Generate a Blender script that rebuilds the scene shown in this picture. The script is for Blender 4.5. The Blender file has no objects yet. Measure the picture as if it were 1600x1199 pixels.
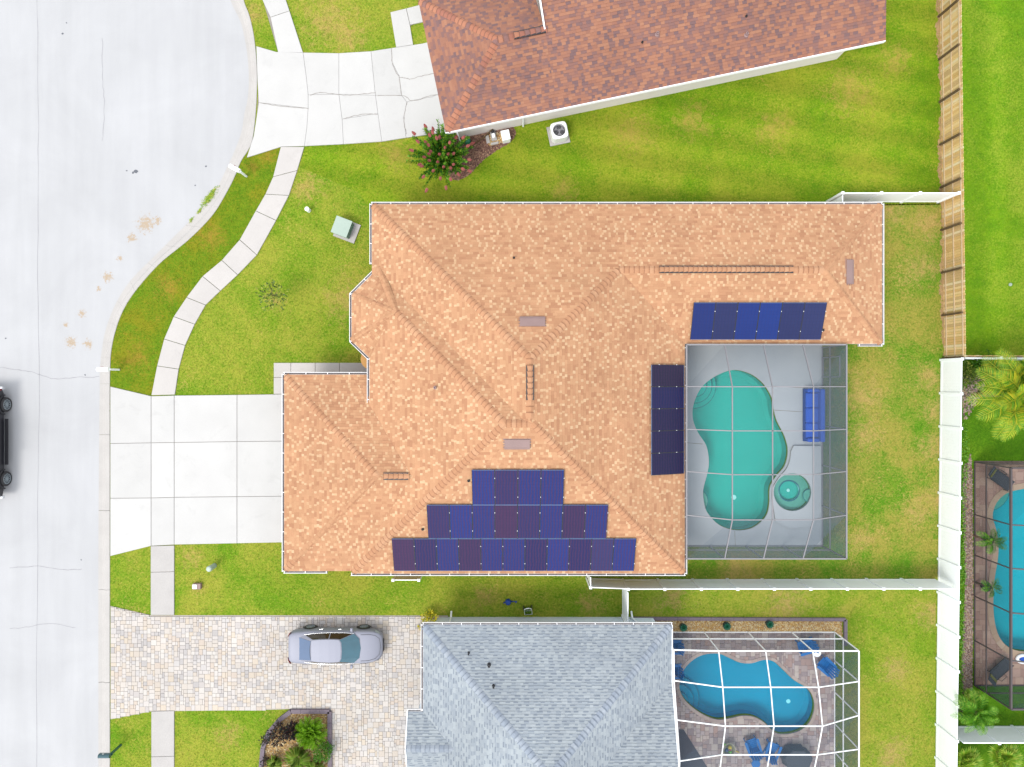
import bpy, math, random
import numpy as np
from mathutils import Vector, Matrix, geometry

random.seed(7)
RNG = np.random.default_rng(11)
SC = bpy.context.scene
COL = SC.collection
R = math.radians

# ------------------------------------------------------------------ camera, sky, sun, exposure
CAM_H = 39.2            # metres above the road
FPX = 1113.0            # focal length in pixels of the 1600 px wide photograph
cam_d = bpy.data.cameras.new('camera')
cam = bpy.data.objects.new('camera', cam_d)
COL.objects.link(cam)
cam.location = (0, 0, CAM_H)
cam.rotation_euler = (0, 0, 0)
cam_d.sensor_width = 36
cam_d.lens = 36 * FPX / 1600
cam_d.clip_end = 2000
SC.camera = cam

SUN_DIR = Vector((-0.50, -0.46, 1.0)).normalized()      # towards the sun
world = bpy.data.worlds.new('World')
SC.world = world
world.use_nodes = True
wn = world.node_tree
wn.nodes.clear()
sky_n = wn.nodes.new('ShaderNodeTexSky')
sky_n.sky_type = 'NISHITA'
sky_n.sun_disc = False
sky_n.sun_elevation = math.asin(SUN_DIR.z)
sky_n.sun_rotation = math.atan2(SUN_DIR.x, SUN_DIR.y)
sky_n.dust_density = 2.0
hs = wn.nodes.new('ShaderNodeHueSaturation')
hs.inputs['Saturation'].default_value = 0.38
bg = wn.nodes.new('ShaderNodeBackground')
bg.inputs['Strength'].default_value = 0.15
wo = wn.nodes.new('ShaderNodeOutputWorld')
wn.links.new(sky_n.outputs[0], hs.inputs['Color'])
cloud = wn.nodes.new('ShaderNodeMix')          # a thin even cloud layer over the blue
cloud.data_type = 'RGBA'
cloud.inputs[0].default_value = 0.68
cloud.inputs[7].default_value = (5.9, 6.05, 6.3, 1)
wn.links.new(hs.outputs[0], cloud.inputs[6])
wn.links.new(cloud.outputs[2], bg.inputs[0])
wn.links.new(bg.outputs[0], wo.inputs[0])

sun_d = bpy.data.lights.new('sun', 'SUN')
sun_d.energy = 1.3
sun_d.angle = R(20)
sun_d.color = (1.0, 0.955, 0.88)
sun = bpy.data.objects.new('sun', sun_d)
COL.objects.link(sun)
sun.location = SUN_DIR * 60
sun.rotation_euler = SUN_DIR.to_track_quat('Z', 'Y').to_euler()

SC.view_settings.view_transform = 'Standard'
SC.view_settings.look = 'None'
SC.view_settings.exposure = 1.08
SC.view_settings.gamma = 1
SC.view_settings.use_curve_mapping = False
SC.render.engine = 'CYCLES'
SC.cycles.transparent_max_bounces = 16
SC.cycles.max_bounces = 8

# ------------------------------------------------------------------ helpers
K = 28.4                # pixels per metre on the ground
G = 0.10                # level of the yards above the road


def P(px, py, z=G):
    """A place seen at a pixel of the photograph, at its real height."""
    k = (CAM_H - z) / FPX
    return ((px - 800) * k, (599.5 - py) * k)


def PP(pts, z=G):
    return [P(x, y, z) for x, y in pts]


def U(u, v):
    return (u / K, -v / K)


def lin(c):
    c = c / 255
    return c / 12.92 if c <= 0.04045 else ((c + 0.055) / 1.055) ** 2.4


GAIN = 2.25


def A(r, g, b, k=1.0):
    """Albedo of a surface from its colour in full daylight."""
    return tuple(min(0.85, lin(c) / GAIN * k) for c in (r, g, b))


class MB:
    def __init__(s):
        s.v, s.f, s.m = [], [], []

    def face(s, pts, m=0):
        n = len(s.v)
        s.v += [tuple(p) for p in pts]
        s.f.append(tuple(range(n, n + len(pts))))
        s.m.append(m)

    def raw(s, vs, fs, m=0):
        n = len(s.v)
        s.v += [tuple(p) for p in vs]
        for f in fs:
            s.f.append(tuple(i + n for i in f))
            s.m.append(m)

    def box(s, c, size, rz=0.0, m=0, rot=None):
        hx, hy, hz = size[0] / 2, size[1] / 2, size[2] / 2
        vs = [Vector((x, y, z)) for x in (-hx, hx) for y in (-hy, hy) for z in (-hz, hz)]
        M = rot if rot is not None else Matrix.Rotation(rz, 3, 'Z')
        vs = [M @ v + Vector(c) for v in vs]
        s.raw(vs, [(0, 1, 3, 2), (4, 6, 7, 5), (0, 4, 5, 1), (2, 3, 7, 6), (0, 2, 6, 4), (1, 5, 7, 3)], m)

    def bar(s, p, q, w, h, m=0, up=(0, 0, 1)):
        p, q = Vector(p), Vector(q)
        d = (q - p)
        L = d.length
        if L < 1e-6:
            return
        d /= L
        u = Vector(up)
        if abs(d.dot(u)) > 0.97:
            u = Vector((0, 1, 0))
        x = d.cross(u).normalized()
        y = x.cross(d).normalized()
        vs = []
        for e in (p, q):
            for a, b in ((-1, -1), (1, -1), (1, 1), (-1, 1)):
                vs.append(e + x * (a * w / 2) + y * (b * h / 2))
        s.raw(vs, [(3, 2, 1, 0), (4, 5, 6, 7), (0, 1, 5, 4), (1, 2, 6, 5), (2, 3, 7, 6), (3, 0, 4, 7)], m)

    def prism(s, poly, z0, z1, m=0, ms=None, bottom=True):
        if area(poly) < 0:
            poly = poly[::-1]
        n = len(poly)
        vs = [(x, y, z1) for x, y in poly] + [(x, y, z0) for x, y in poly]
        s.raw(vs, [tuple(range(n))], m)
        k = len(s.v) - 2 * n
        for i in range(n):
            j = (i + 1) % n
            s.f.append((k + i, k + n + i, k + n + j, k + j))
            s.m.append(m if ms is None else ms)
        if bottom:
            s.f.append(tuple(k + n + i for i in reversed(range(n))))
            s.m.append(m if ms is None else ms)

    def tube(s, pts, r, n=8, m=0, caps=True):
        pts = [Vector(p) for p in pts]
        rs = r if isinstance(r, (list, tuple)) else [r] * len(pts)
        rings = []
        b = len(s.v)
        for i, p in enumerate(pts):
            d = (pts[min(i + 1, len(pts) - 1)] - pts[max(i - 1, 0)]).normalized()
            u = Vector((0, 0, 1)) if abs(d.z) < 0.95 else Vector((0, 1, 0))
            x = d.cross(u).normalized()
            y = x.cross(d).normalized()
            for k in range(n):
                t = 2 * math.pi * k / n
                s.v.append(tuple(p + (x * math.cos(t) + y * math.sin(t)) * rs[i]))
        for i in range(len(pts) - 1):
            for k in range(n):
                a, c = b + i * n + k, b + i * n + (k + 1) % n
                s.f.append((a, c, c + n, a + n))
                s.m.append(m)
        if caps:
            s.f.append(tuple(b + k for k in reversed(range(n))))
            s.m.append(m)
            e = b + (len(pts) - 1) * n
            s.f.append(tuple(e + k for k in range(n)))
            s.m.append(m)

    def lathe(s, prof, c=(0, 0, 0), n=20, m=0):
        b = len(s.v)
        for r, z in prof:
            for k in range(n):
                t = 2 * math.pi * k / n
                s.v.append((c[0] + r * math.cos(t), c[1] + r * math.sin(t), c[2] + z))
        for i in range(len(prof) - 1):
            for k in range(n):
                a, d = b + i * n + k, b + i * n + (k + 1) % n
                s.f.append((a, d, d + n, a + n))
                s.m.append(m)
        s.f.append(tuple(b + k for k in reversed(range(n))))
        s.m.append(m)
        e = b + (len(prof) - 1) * n
        s.f.append(tuple(e + k for k in range(n)))
        s.m.append(m)

    def mesh(s, name, mats, off=(0, 0, 0), smooth=False):
        me = bpy.data.meshes.new(name)
        ox, oy, oz = off
        v = s.v if not any(off) else [(a - ox, b - oy, c - oz) for a, b, c in s.v]
        me.from_pydata(v, [], s.f)
        if not isinstance(mats, (list, tuple)):
            mats = [mats]
        for m in mats:
            me.materials.append(m)
        if len(mats) > 1:
            me.polygons.foreach_set('material_index', s.m)
        if smooth:
            me.polygons.foreach_set('use_smooth', [True] * len(s.f))
        me.update()
        return me

    def build(s, name, mats, parent=None, smooth=False, **kw):
        off = worldpos(parent) if parent is not None else (0, 0, 0)
        o = bpy.data.objects.new(name, s.mesh(name, mats, off, smooth))
        COL.objects.link(o)
        if parent is not None:
            o.parent = parent
        tag(o, **kw)
        return o


def worldpos(o):
    x = y = z = 0
    while o is not None:
        x += o.location.x
        y += o.location.y
        z += o.location.z
        o = o.parent
    return (x, y, z)


def tag(o, label=None, cat=None, group=None, kind=None):
    if label:
        o['label'] = label
    if cat:
        o['category'] = cat
    if group:
        o['group'] = group
    if kind:
        o['kind'] = kind
    return o


def empty(name, loc, label=None, cat=None, group=None, kind=None, rz=0.0):
    o = bpy.data.objects.new(name, None)
    o.empty_display_size = 0.2
    COL.objects.link(o)
    o.location = loc
    o.rotation_euler = (0, 0, rz)
    return tag(o, label, cat, group, kind)


def inst(name, me, parent, loc, rot=(0, 0, 0), scale=None):
    o = bpy.data.objects.new(name, me)
    COL.objects.link(o)
    o.parent = parent
    o.location = loc
    o.rotation_euler = rot
    if scale:
        o.scale = scale
    return o


def copy_tree(o, parent=None):
    c = o.copy()
    COL.objects.link(c)
    c.parent = parent
    for ch in o.children:
        copy_tree(ch, c)
    return c


def area(p):
    return 0.5 * sum(p[i][0] * p[(i + 1) % len(p)][1] - p[(i + 1) % len(p)][0] * p[i][1] for i in range(len(p)))


def clip(poly, a, b, c):
    out = []
    n = len(poly)
    for i in range(n):
        p, q = poly[i], poly[(i + 1) % n]
        dp, dq = a * p[0] + b * p[1] + c, a * q[0] + b * q[1] + c
        if dp >= 0:
            out.append(p)
        if (dp > 0 and dq < 0) or (dp < 0 and dq > 0):
            t = dp / (dp - dq)
            out.append((p[0] + (q[0] - p[0]) * t, p[1] + (q[1] - p[1]) * t))
    return out


def subtract(poly, hps):
    out, rem = [], poly
    for a, b, c in hps:
        o = clip(rem, -a, -b, -c)
        if len(o) > 2 and abs(area(o)) > 1e-5:
            out.append(o)
        rem = clip(rem, a, b, c)
        if len(rem) < 3 or abs(area(rem)) < 1e-5:
            break
    return out


def smooth(pts, n=8, closed=True):
    out, m = [], len(pts)
    for i in range(m if closed else m - 1):
        g = (lambda k: pts[k % m]) if closed else (lambda k: pts[min(max(k, 0), m - 1)])
        p0, p1, p2, p3 = g(i - 1), g(i), g(i + 1), g(i + 2)
        for j in range(n):
            t = j / n
            out.append(tuple(0.5 * (2 * b + (c - a) * t + (2 * a - 5 * b + 4 * c - d) * t * t
                                    + (3 * b - a - 3 * c + d) * t ** 3)
                             for a, b, c, d in zip(p0, p1, p2, p3)))
    if not closed:
        out.append(tuple(pts[-1]))
    return out


def offset(poly, d):
    """Grow a closed outline by d."""
    if area(poly) < 0:
        poly = poly[::-1]
    out, n = [], len(poly)
    for i in range(n):
        a, b = Vector(poly[i - 1]), Vector(poly[(i + 1) % n])
        t = (b - a).normalized()
        out.append((poly[i][0] + t.y * d, poly[i][1] - t.x * d))
    return out


def inside(poly, xs, ys):
    xs, ys = np.asarray(xs), np.asarray(ys)
    r = np.zeros(xs.shape, bool)
    n = len(poly)
    for i in range(n):
        x1, y1 = poly[i]
        x2, y2 = poly[(i + 1) % n]
        if y1 == y2:
            continue
        r ^= ((y1 > ys) != (y2 > ys)) & (xs < (x2 - x1) * (ys - y1) / (y2 - y1) + x1)
    return r


def sheet(mb, outer, holes, z, skirt=0.0, m=0, ms=None):
    rings = [outer] + list(holes)
    vs, es = [], []
    for r in rings:
        b = len(vs)
        vs += [Vector(p) for p in r]
        es += [(b + i, b + (i + 1) % len(r)) for i in range(len(r))]
    v, e, f, *_ = geometry.delaunay_2d_cdt(vs, es, [], 0, 1e-5)
    cx = [sum(v[i].x for i in t) / len(t) for t in f]
    cy = [sum(v[i].y for i in t) / len(t) for t in f]
    ok = inside(outer, cx, cy)
    for h in holes:
        ok &= ~inside(h, cx, cy)
    b = len(mb.v)
    mb.v += [(p.x, p.y, z) for p in v]
    for t, k in zip(f, ok):
        if k:
            mb.f.append(tuple(b + i for i in t))
            mb.m.append(m)
    if skirt:
        for r in rings:
            for i in range(len(r)):
                p, q = r[i], r[(i + 1) % len(r)]
                mb.face([(p[0], p[1], z), (p[0], p[1], z - skirt), (q[0], q[1], z - skirt), (q[0], q[1], z)],
                        m if ms is None else ms)


def circle(c, r, n=32):
    return [(c[0] + r * math.cos(2 * math.pi * k / n), c[1] + r * math.sin(2 * math.pi * k / n)) for k in range(n)]


# ------------------------------------------------------------------ materials
def new_mat(name, rough=0.6, metal=0.0, spec=0.5):
    m = bpy.data.materials.new(name)
    m.use_nodes = True
    nt = m.node_tree
    b = nt.nodes['Principled BSDF']
    b.inputs['Roughness'].default_value = rough
    b.inputs['Metallic'].default_value = metal
    b.inputs['Specular IOR Level'].default_value = spec
    return m, nt, b


def pos(nt):
    return nt.nodes.new('ShaderNodeNewGeometry').outputs['Position']


def noise(nt, vec, scale, detail=3, rough=0.55, dist=0.0):
    n = nt.nodes.new('ShaderNodeTexNoise')
    n.inputs['Scale'].default_value = scale
    n.inputs['Detail'].default_value = detail
    n.inputs['Roughness'].default_value = rough
    n.inputs['Distortion'].default_value = dist
    nt.links.new(vec, n.inputs['Vector'])
    return n.outputs['Fac']


def remap(nt, x, a, b, c=0.0, d=1.0):
    n = nt.nodes.new('ShaderNodeMapRange')
    for i, v in zip((1, 2, 3, 4), (a, b, c, d)):
        n.inputs[i].default_value = v
    nt.links.new(x, n.inputs[0])
    return n.outputs[0]


def math2(nt, op, a, b=None):
    n = nt.nodes.new('ShaderNodeMath')
    n.operation = op
    for i, v in enumerate((a, b)):
        if v is None:
            continue
        if isinstance(v, (int, float)):
            n.inputs[i].default_value = v
        else:
            nt.links.new(v, n.inputs[i])
    return n.outputs[0]


def mix(nt, f, a, b, mode='MIX'):
    n = nt.nodes.new('ShaderNodeMix')
    n.data_type = 'RGBA'
    n.blend_type = mode
    for sock, v in ((n.inputs[0], f), (n.inputs[6], a), (n.inputs[7], b)):
        if isinstance(v, (int, float)):
            sock.default_value = v
        elif isinstance(v, tuple):
            sock.default_value = (*v[:3], 1)
        else:
            nt.links.new(v, sock)
    return n.outputs[2]


def scale_col(nt, col, f):
    n = nt.nodes.new('ShaderNodeVectorMath')
    n.operation = 'SCALE'
    if isinstance(col, tuple):
        n.inputs[0].default_value = col[:3]
    else:
        nt.links.new(col, n.inputs[0])
    if isinstance(f, (int, float)):
        n.inputs['Scale'].default_value = f
    else:
        nt.links.new(f, n.inputs['Scale'])
    return n.outputs[0]


def ramp(nt, x, cols, interp='CONSTANT', poss=None):
    n = nt.nodes.new('ShaderNodeValToRGB')
    cr = n.color_ramp
    cr.interpolation = interp
    while len(cr.elements) < len(cols):
        cr.elements.new(0.5)
    for i, c in enumerate(cols):
        cr.elements[i].position = poss[i] if poss else i / len(cols)
        cr.elements[i].color = (*c[:3], 1)
    nt.links.new(x, n.inputs[0])
    return n.outputs[0]


def bump(nt, b, h, strength=0.3, dist=0.02):
    n = nt.nodes.new('ShaderNodeBump')
    n.inputs['Strength'].default_value = strength
    n.inputs['Distance'].default_value = dist
    nt.links.new(h, n.inputs['Height'])
    nt.links.new(n.outputs[0], b.inputs['Normal'])


def mat(name, c, rough=0.6, var=0.12, scale=5.0, grain=0.06, gscale=60.0, bmp=0.0, metal=0.0, spec=0.5, coat=0.0, slab=False):
    m, nt, b = new_mat(name, rough, metal, spec)
    p = pos(nt)
    f = remap(nt, noise(nt, p, scale, 4), 0.25, 0.75, 1 - var, 1 + var)
    g = noise(nt, p, gscale, 2)
    f = math2(nt, 'MULTIPLY', f, remap(nt, g, 0.25, 0.75, 1 - grain, 1 + grain))
    if slab:
        f = math2(nt, 'MULTIPLY', f, remap(nt, nt.nodes.new('ShaderNodeObjectInfo').outputs['Random'], 0, 1, 0.955, 1.03))
        st = remap(nt, noise(nt, p, 1.1, 6, 0.72, 0.6), 0.56, 0.74, 1.0, 0.91)
        f = math2(nt, 'MULTIPLY', f, st)
    nt.links.new(scale_col(nt, tuple(c), f), b.inputs['Base Color'])
    if bmp:
        bump(nt, b, g, bmp)
    if coat:
        b.inputs['Coat Weight'].default_value = coat
    return m


def island_mat(name, cols, rough=0.9, grain=0.12, gscale=45, big=0.07, bscale=0.35, obj=False, spec=0.3):
    m, nt, b = new_mat(name, rough, 0, spec)
    p = pos(nt)
    x = nt.nodes.new('ShaderNodeObjectInfo').outputs['Random'] if obj else \
        nt.nodes.new('ShaderNodeNewGeometry').outputs['Random Per Island']
    c = ramp(nt, x, cols)
    f = math2(nt, 'MULTIPLY', remap(nt, noise(nt, p, gscale, 2), 0.2, 0.8, 1 - grain, 1 + grain),
              remap(nt, noise(nt, p, bscale, 3), 0.3, 0.7, 1 - big, 1 + big))
    nt.links.new(scale_col(nt, c, f), b.inputs['Base Color'])
    return m


def leaf_mat(name, cols, rough=0.5, k=1.25, spec=0.35):
    m, nt, b = new_mat(name, rough, 0, spec)
    x = nt.nodes.new('ShaderNodeNewGeometry').outputs['Random Per Island']
    c = ramp(nt, x, [tuple(min(.8, v * k) for v in q) for q in cols])
    c = scale_col(nt, c, remap(nt, noise(nt, pos(nt), 6, 3), 0.25, 0.75, 0.88, 1.12))
    nt.links.new(c, b.inputs['Base Color'])
    tl = nt.nodes.new('ShaderNodeBsdfTranslucent')
    nt.links.new(c, tl.inputs[0])
    mx = nt.nodes.new('ShaderNodeMixShader')
    mx.inputs[0].default_value = 0.38
    nt.links.new(b.outputs[0], mx.inputs[1])
    nt.links.new(tl.outputs[0], mx.inputs[2])
    nt.links.new(mx.outputs[0], nt.nodes['Material Output'].inputs[0])
    return m


def grass_mat(name, green, deep, dry, tan, dryness=0.45, tanness=0.25, pscale=0.35, stripes=None, patches=()):
    m, nt, b = new_mat(name, 0.9, 0, 0.15)
    p = pos(nt)
    big = noise(nt, p, pscale, 5, 0.6, 0.4)
    mid = noise(nt, p, 1.9, 4, 0.65)
    fine = noise(nt, p, 9.0, 3, 0.7)
    tiny = noise(nt, p, 38.0, 2, 0.7)
    c = mix(nt, remap(nt, mid, 0.34, 0.66), deep, green)
    s = math2(nt, 'ADD', math2(nt, 'MULTIPLY', big, 0.62), math2(nt, 'MULTIPLY', fine, 0.38))
    d0 = 0.62 - 0.24 * dryness
    c = mix(nt, remap(nt, s, d0 - 0.07, d0 + 0.09), c, dry)
    big2 = noise(nt, p, pscale * 1.7, 5, 0.65, 0.6)
    s2 = math2(nt, 'ADD', math2(nt, 'MULTIPLY', big2, 0.55), math2(nt, 'MULTIPLY', fine, 0.45))
    t0 = 0.69 - 0.24 * tanness
    c = mix(nt, remap(nt, s2, t0 - 0.03, t0 + 0.10, 0, 0.85), c, tan)
    dots = noise(nt, p, 17.0, 3, 0.8)
    c = mix(nt, remap(nt, dots, 0.55, 0.70, 0, 0.55 * (0.35 + dryness)), c, tan)
    c = mix(nt, remap(nt, noise(nt, p, 3.3, 4, 0.75, 0.5), 0.54, 0.66, 0, 0.6), c, scale_col(nt, deep, 0.92))
    if patches:                                     # worn, sun-dried spots of the lawn
        tot = None
        for px, py, r in patches:
            x, y = P(px, py)
            d = nt.nodes.new('ShaderNodeVectorMath')
            d.operation = 'DISTANCE'
            d.inputs[1].default_value = (x, y, G)
            nt.links.new(p, d.inputs[0])
            k = remap(nt, d.outputs['Value'], 0.0, r * 1.7, 0.5, 0.0)
            tot = k if tot is None else math2(nt, 'MAXIMUM', tot, k)
        nn = math2(nt, 'ADD', math2(nt, 'MULTIPLY', noise(nt, p, 2.4, 5, 0.75, 0.8), 0.6), math2(nt, 'MULTIPLY', dots, 0.4))
        tot = math2(nt, 'ADD', tot, math2(nt, 'MULTIPLY', math2(nt, 'SUBTRACT', nn, 0.5), 2.4))
        c = mix(nt, remap(nt, tot, 0.16, 0.60, 0, 0.85), c, tan)
    f = math2(nt, 'MULTIPLY', remap(nt, fine, 0.25, 0.75, 0.98, 1.34), remap(nt, tiny, 0.2, 0.8, 0.68, 1.32))
    if stripes:
        ax, ay, w, amt = stripes
        dt = nt.nodes.new('ShaderNodeVectorMath')
        dt.operation = 'DOT_PRODUCT'
        dt.inputs[1].default_value = (ax / w, ay / w, 0)
        nt.links.new(p, dt.inputs[0])
        sn = math2(nt, 'SINE', math2(nt, 'ADD', dt.outputs['Value'], math2(nt, 'MULTIPLY', mid, 1.6)))
        f = math2(nt, 'MULTIPLY', f, remap(nt, sn, -0.7, 0.7, 1 - amt, 1 + amt))
    nt.links.new(scale_col(nt, c, f), b.inputs['Base Color'])
    bump(nt, b, math2(nt, 'ADD', tiny, fine), 0.7, 0.05)
    return m


def screen_mat(name, c, open_face=0.80, open_edge=0.40):
    """Woven insect mesh: holes between dark threads, closing up at a slant."""
    m, nt, b = new_mat(name, 0.7, 0, 0.2)
    b.inputs['Base Color'].default_value = (*c, 1)
    tr = nt.nodes.new('ShaderNodeBsdfTransparent')
    mx = nt.nodes.new('ShaderNodeMixShader')
    lw = nt.nodes.new('ShaderNodeLayerWeight')
    lw.inputs['Blend'].default_value = 0.5
    f = remap(nt, lw.outputs['Facing'], 0.0, 0.95, open_face, open_edge)
    nt.links.new(f, mx.inputs[0])
    nt.links.new(b.outputs[0], mx.inputs[1])
    nt.links.new(tr.outputs[0], mx.inputs[2])
    nt.links.new(mx.outputs[0], nt.nodes['Material Output'].inputs[0])
    return m


def water_mat(name, tint, rip=0.25):
    m, nt, b = new_mat(name, 0.03)
    nt.nodes.remove(b)
    p = pos(nt)
    bp = nt.nodes.new('ShaderNodeBump')
    bp.inputs['Strength'].default_value = rip
    bp.inputs['Distance'].default_value = 0.03
    nt.links.new(noise(nt, p, 2.6, 3, 0.5, 0.8), bp.inputs['Height'])
    gl = nt.nodes.new('ShaderNodeBsdfGlossy')
    gl.inputs['Roughness'].default_value = 0.03
    tr = nt.nodes.new('ShaderNodeBsdfTransparent')
    tr.inputs[0].default_value = (*tint, 1)
    fr = nt.nodes.new('ShaderNodeFresnel')
    fr.inputs['IOR'].default_value = 1.33
    mx = nt.nodes.new('ShaderNodeMixShader')
    for n in (gl, fr):
        nt.links.new(bp.outputs[0], n.inputs['Normal'])
    nt.links.new(fr.outputs[0], mx.inputs[0])
    nt.links.new(tr.outputs[0], mx.inputs[1])
    nt.links.new(gl.outputs[0], mx.inputs[2])
    nt.links.new(mx.outputs[0], nt.nodes['Material Output'].inputs[0])
    return m


M = {}
M['concrete'] = mat('concrete', A(242, 241, 239), 0.85, 0.04, 0.7, 0.03, 25, 0.1, slab=True)
M['concrete_side'] = mat('walk_concrete', A(237, 232, 228), 0.85, 0.04, 0.9, 0.04, 25, 0.1, slab=True)
M['old_concrete'] = mat('weathered_concrete', A(224, 220, 217), 0.9, 0.06, 1.2, 0.06, 20, 0.15)
M['kerb'] = mat('kerb_concrete', A(228, 224, 220), 0.9, 0.05, 1.2, 0.05, 20, 0.1)
M['joint'] = mat('joint_dirt', A(182, 175, 166), 0.95, 0.15, 3)
M['white'] = mat('white_vinyl', (0.82, 0.85, 0.88), 0.35, 0.015, 1, 0.01, 10)
M['white_metal'] = mat('white_aluminium', (0.74, 0.75, 0.76), 0.4, 0.02, 2, 0.01, 10)
M['gutter'] = mat('gutter_aluminium', (0.66, 0.66, 0.67), 0.4, 0.04, 2, 0.02, 10)
M['silt'] = mat('gutter_silt', A(168, 160, 160), 0.9, 0.25, 2.5, 0.2, 30)
M['grey_metal'] = mat('grey_aluminium', A(176, 174, 180), 0.45, 0.03, 2, 0.02, 10)
M['bronze'] = mat('bronze_aluminium', A(98, 88, 90), 0.45, 0.05, 2)
M['stucco'] = mat('pale_stucco', (0.66, 0.62, 0.59), 0.9, 0.04, 1, 0.04, 30, 0.2)
M['stucco_blue'] = mat('bluish_stucco', (0.58, 0.66, 0.74), 0.9, 0.04, 1, 0.04, 30, 0.2)
M['stucco_tan'] = mat('tan_stucco', A(226, 170, 100), 0.9, 0.05, 1, 0.04, 30, 0.2)
M['underlay'] = mat('roof_underlay', A(150, 100, 72), 0.95, 0.1, 2)
M['underlay_brown'] = mat('brown_underlay', A(110, 70, 62), 0.95, 0.1, 2)
M['underlay_grey'] = mat('grey_underlay', A(120, 132, 148), 0.95, 0.1, 2)
ORANGE = [A(*c, k=1.07) for c in ((219, 166, 126), (226, 173, 132), (222, 169, 128), (214, 160, 121), (229, 177, 135), (208, 153, 116),
          (224, 171, 130), (217, 162, 123), (228, 173, 132))]
ORANGE_LIGHT = [A(*c, k=1.07) for c in ((240, 196, 153), (246, 206, 164), (236, 190, 147), (242, 200, 158))]
M['shingle_tan_light'] = island_mat('tan_shingles_light', ORANGE_LIGHT)
M['shingle_tan'] = island_mat('tan_shingles', ORANGE)
M['cap_tan'] = island_mat('tan_caps', [A(232, 175, 134), A(226, 168, 127), A(238, 184, 143), A(229, 171, 130)], obj=True)
BROWN = [A(*c) for c in ((192, 135, 110), (183, 129, 109), (198, 141, 114), (168, 123, 113), (194, 137, 112), (185, 131, 110),
         (201, 145, 117), (176, 127, 113), (188, 134, 112), (197, 140, 114), (180, 129, 112))]
BROWN_DARK = [A(*c) for c in ((152, 118, 116), (160, 121, 115), (146, 115, 115), (165, 124, 117))]
M['shingle_brown_dark'] = island_mat('brown_shingles_dark', BROWN_DARK)
M['shingle_brown'] = island_mat('brown_shingles', BROWN)
M['cap_brown'] = island_mat('brown_caps', [A(210, 142, 114), A(196, 132, 112), A(170, 128, 122), A(216, 150, 120)], obj=True)
GREY = [A(c[0], c[1], c[2] - 3, 0.92) for c in ((194, 204, 216), (200, 210, 221), (186, 197, 211), (204, 214, 224), (190, 201, 214), (197, 207, 218), (206, 216, 226))]
GREY_SHADOW = [A(c[0], c[1], c[2] - 3, 0.9) for c in ((168, 180, 197), (176, 188, 204), (160, 172, 190))]
M['shingle_grey_shadow'] = island_mat('grey_shingles_shadow', GREY_SHADOW)  # painted shadow dashes under the thick grey tabs
M['shingle_grey'] = island_mat('grey_shingles', GREY)
M['cap_grey'] = island_mat('grey_caps', [A(186, 197, 211), A(178, 190, 206), A(196, 206, 218)], obj=True)
M['vent'] = mat('mauve_vent', A(176, 146, 142), 0.6, 0.06, 2)
M['pipe'] = mat('pipe_pink', A(190, 160, 160), 0.6)
M['dark'] = mat('dark_plastic', A(52, 52, 58), 0.5)
M['black'] = mat('black_rubber', (0.018, 0.018, 0.02), 0.7)
M['frame_black'] = mat('black_anodised', (0.012, 0.014, 0.03), 0.4)
M['clip'] = mat('clip_steel', (0.75, 0.75, 0.75), 0.3)
M['deck'] = mat('pool_deck_concrete', A(228, 238, 246), 0.85, 0.05, 0.8, 0.04, 20, 0.1)
M['plaster'] = mat('pool_plaster_teal', A(64, 246, 232), 0.7, 0.03, 0.8, 0.03, 9)
M['plaster_pale'] = mat('pool_plaster_pale', A(176, 232, 214), 0.7, 0.06, 1.2)
M['plaster_blue'] = mat('pool_plaster_blue', A(0, 208, 255), 0.7, 0.05, 0.8, 0.03, 9)
M['plaster_cyan'] = mat('pool_plaster_cyan', A(0, 236, 255), 0.7, 0.05, 0.9, 0.04, 7)
M['water'] = water_mat('pool_water', (0.66, 0.99, 0.97))
M['water_blue'] = water_mat('pool_water_blue', (0.55, 0.97, 1.0), 0.35)
M['tile'] = mat('pool_tile', A(64, 150, 176), 0.3, 0.3, 9)
M['sofa'] = mat('blue_vinyl', A(0, 108, 255), 0.5, 0.06, 3)
M['chair'] = mat('blue_resin', A(0, 138, 232), 0.45, 0.05, 3)
M['blue_dark'] = mat('blue_cover', A(14, 84, 190), 0.6, 0.1, 5)
M['green_plastic'] = mat('green_plastic', A(30, 150, 110), 0.5)
M['teal_paint'] = mat('teal_paint', A(10, 92, 104), 0.3, 0.04, 3, coat=0.6)
M['mint_paint'] = mat('mint_paint', A(206, 228, 214), 0.45, 0.03, 3)
M['mint_dark'] = mat('mint_dark_trim', A(120, 172, 154), 0.5)  # deeper green of the cabinet door
M['wood'] = island_mat('fence_boards', [A(*c, k=2.0) for c in ((206, 174, 118), (197, 162, 106), (212, 184, 134), (188, 158, 112), (210, 192, 154))], 0.85, 0.18, 25, obj=True)
M['wood_rail'] = mat('fence_rails', A(232, 206, 168, 1.2), 0.85, 0.08, 3, 0.1, 30)
M['wood_post'] = mat('fence_posts', A(120, 96, 62), 0.9, 0.15, 3, 0.1, 30)
M['edging'] = mat('bed_edging', A(148, 134, 146), 0.9, 0.08, 2, 0.08, 20, 0.15)
M['soil'] = mat('bare_soil', A(206, 170, 120), 0.95, 0.2, 2, 0.2, 14, 0.5)
M['mulch_soil'] = mat('mulch_soil', A(160, 122, 104), 0.95, 0.2, 2, 0.2, 14, 0.5)
M['mulch'] = island_mat('mulch_chips', [A(150, 110, 96), A(190, 150, 130), A(120, 90, 84), A(210, 170, 140), A(170, 122, 108)])
M['pebble'] = island_mat('river_pebbles', [A(*c, k=1.25) for c in ((236, 200, 130), (244, 220, 166), (222, 176, 106), (210, 182, 142), (248, 232, 192), (196, 154, 100))])
M['rock'] = island_mat('rock_chips', [A(190, 170, 160), A(160, 140, 136), A(216, 196, 180), A(140, 116, 110), A(200, 170, 140)])
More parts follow.
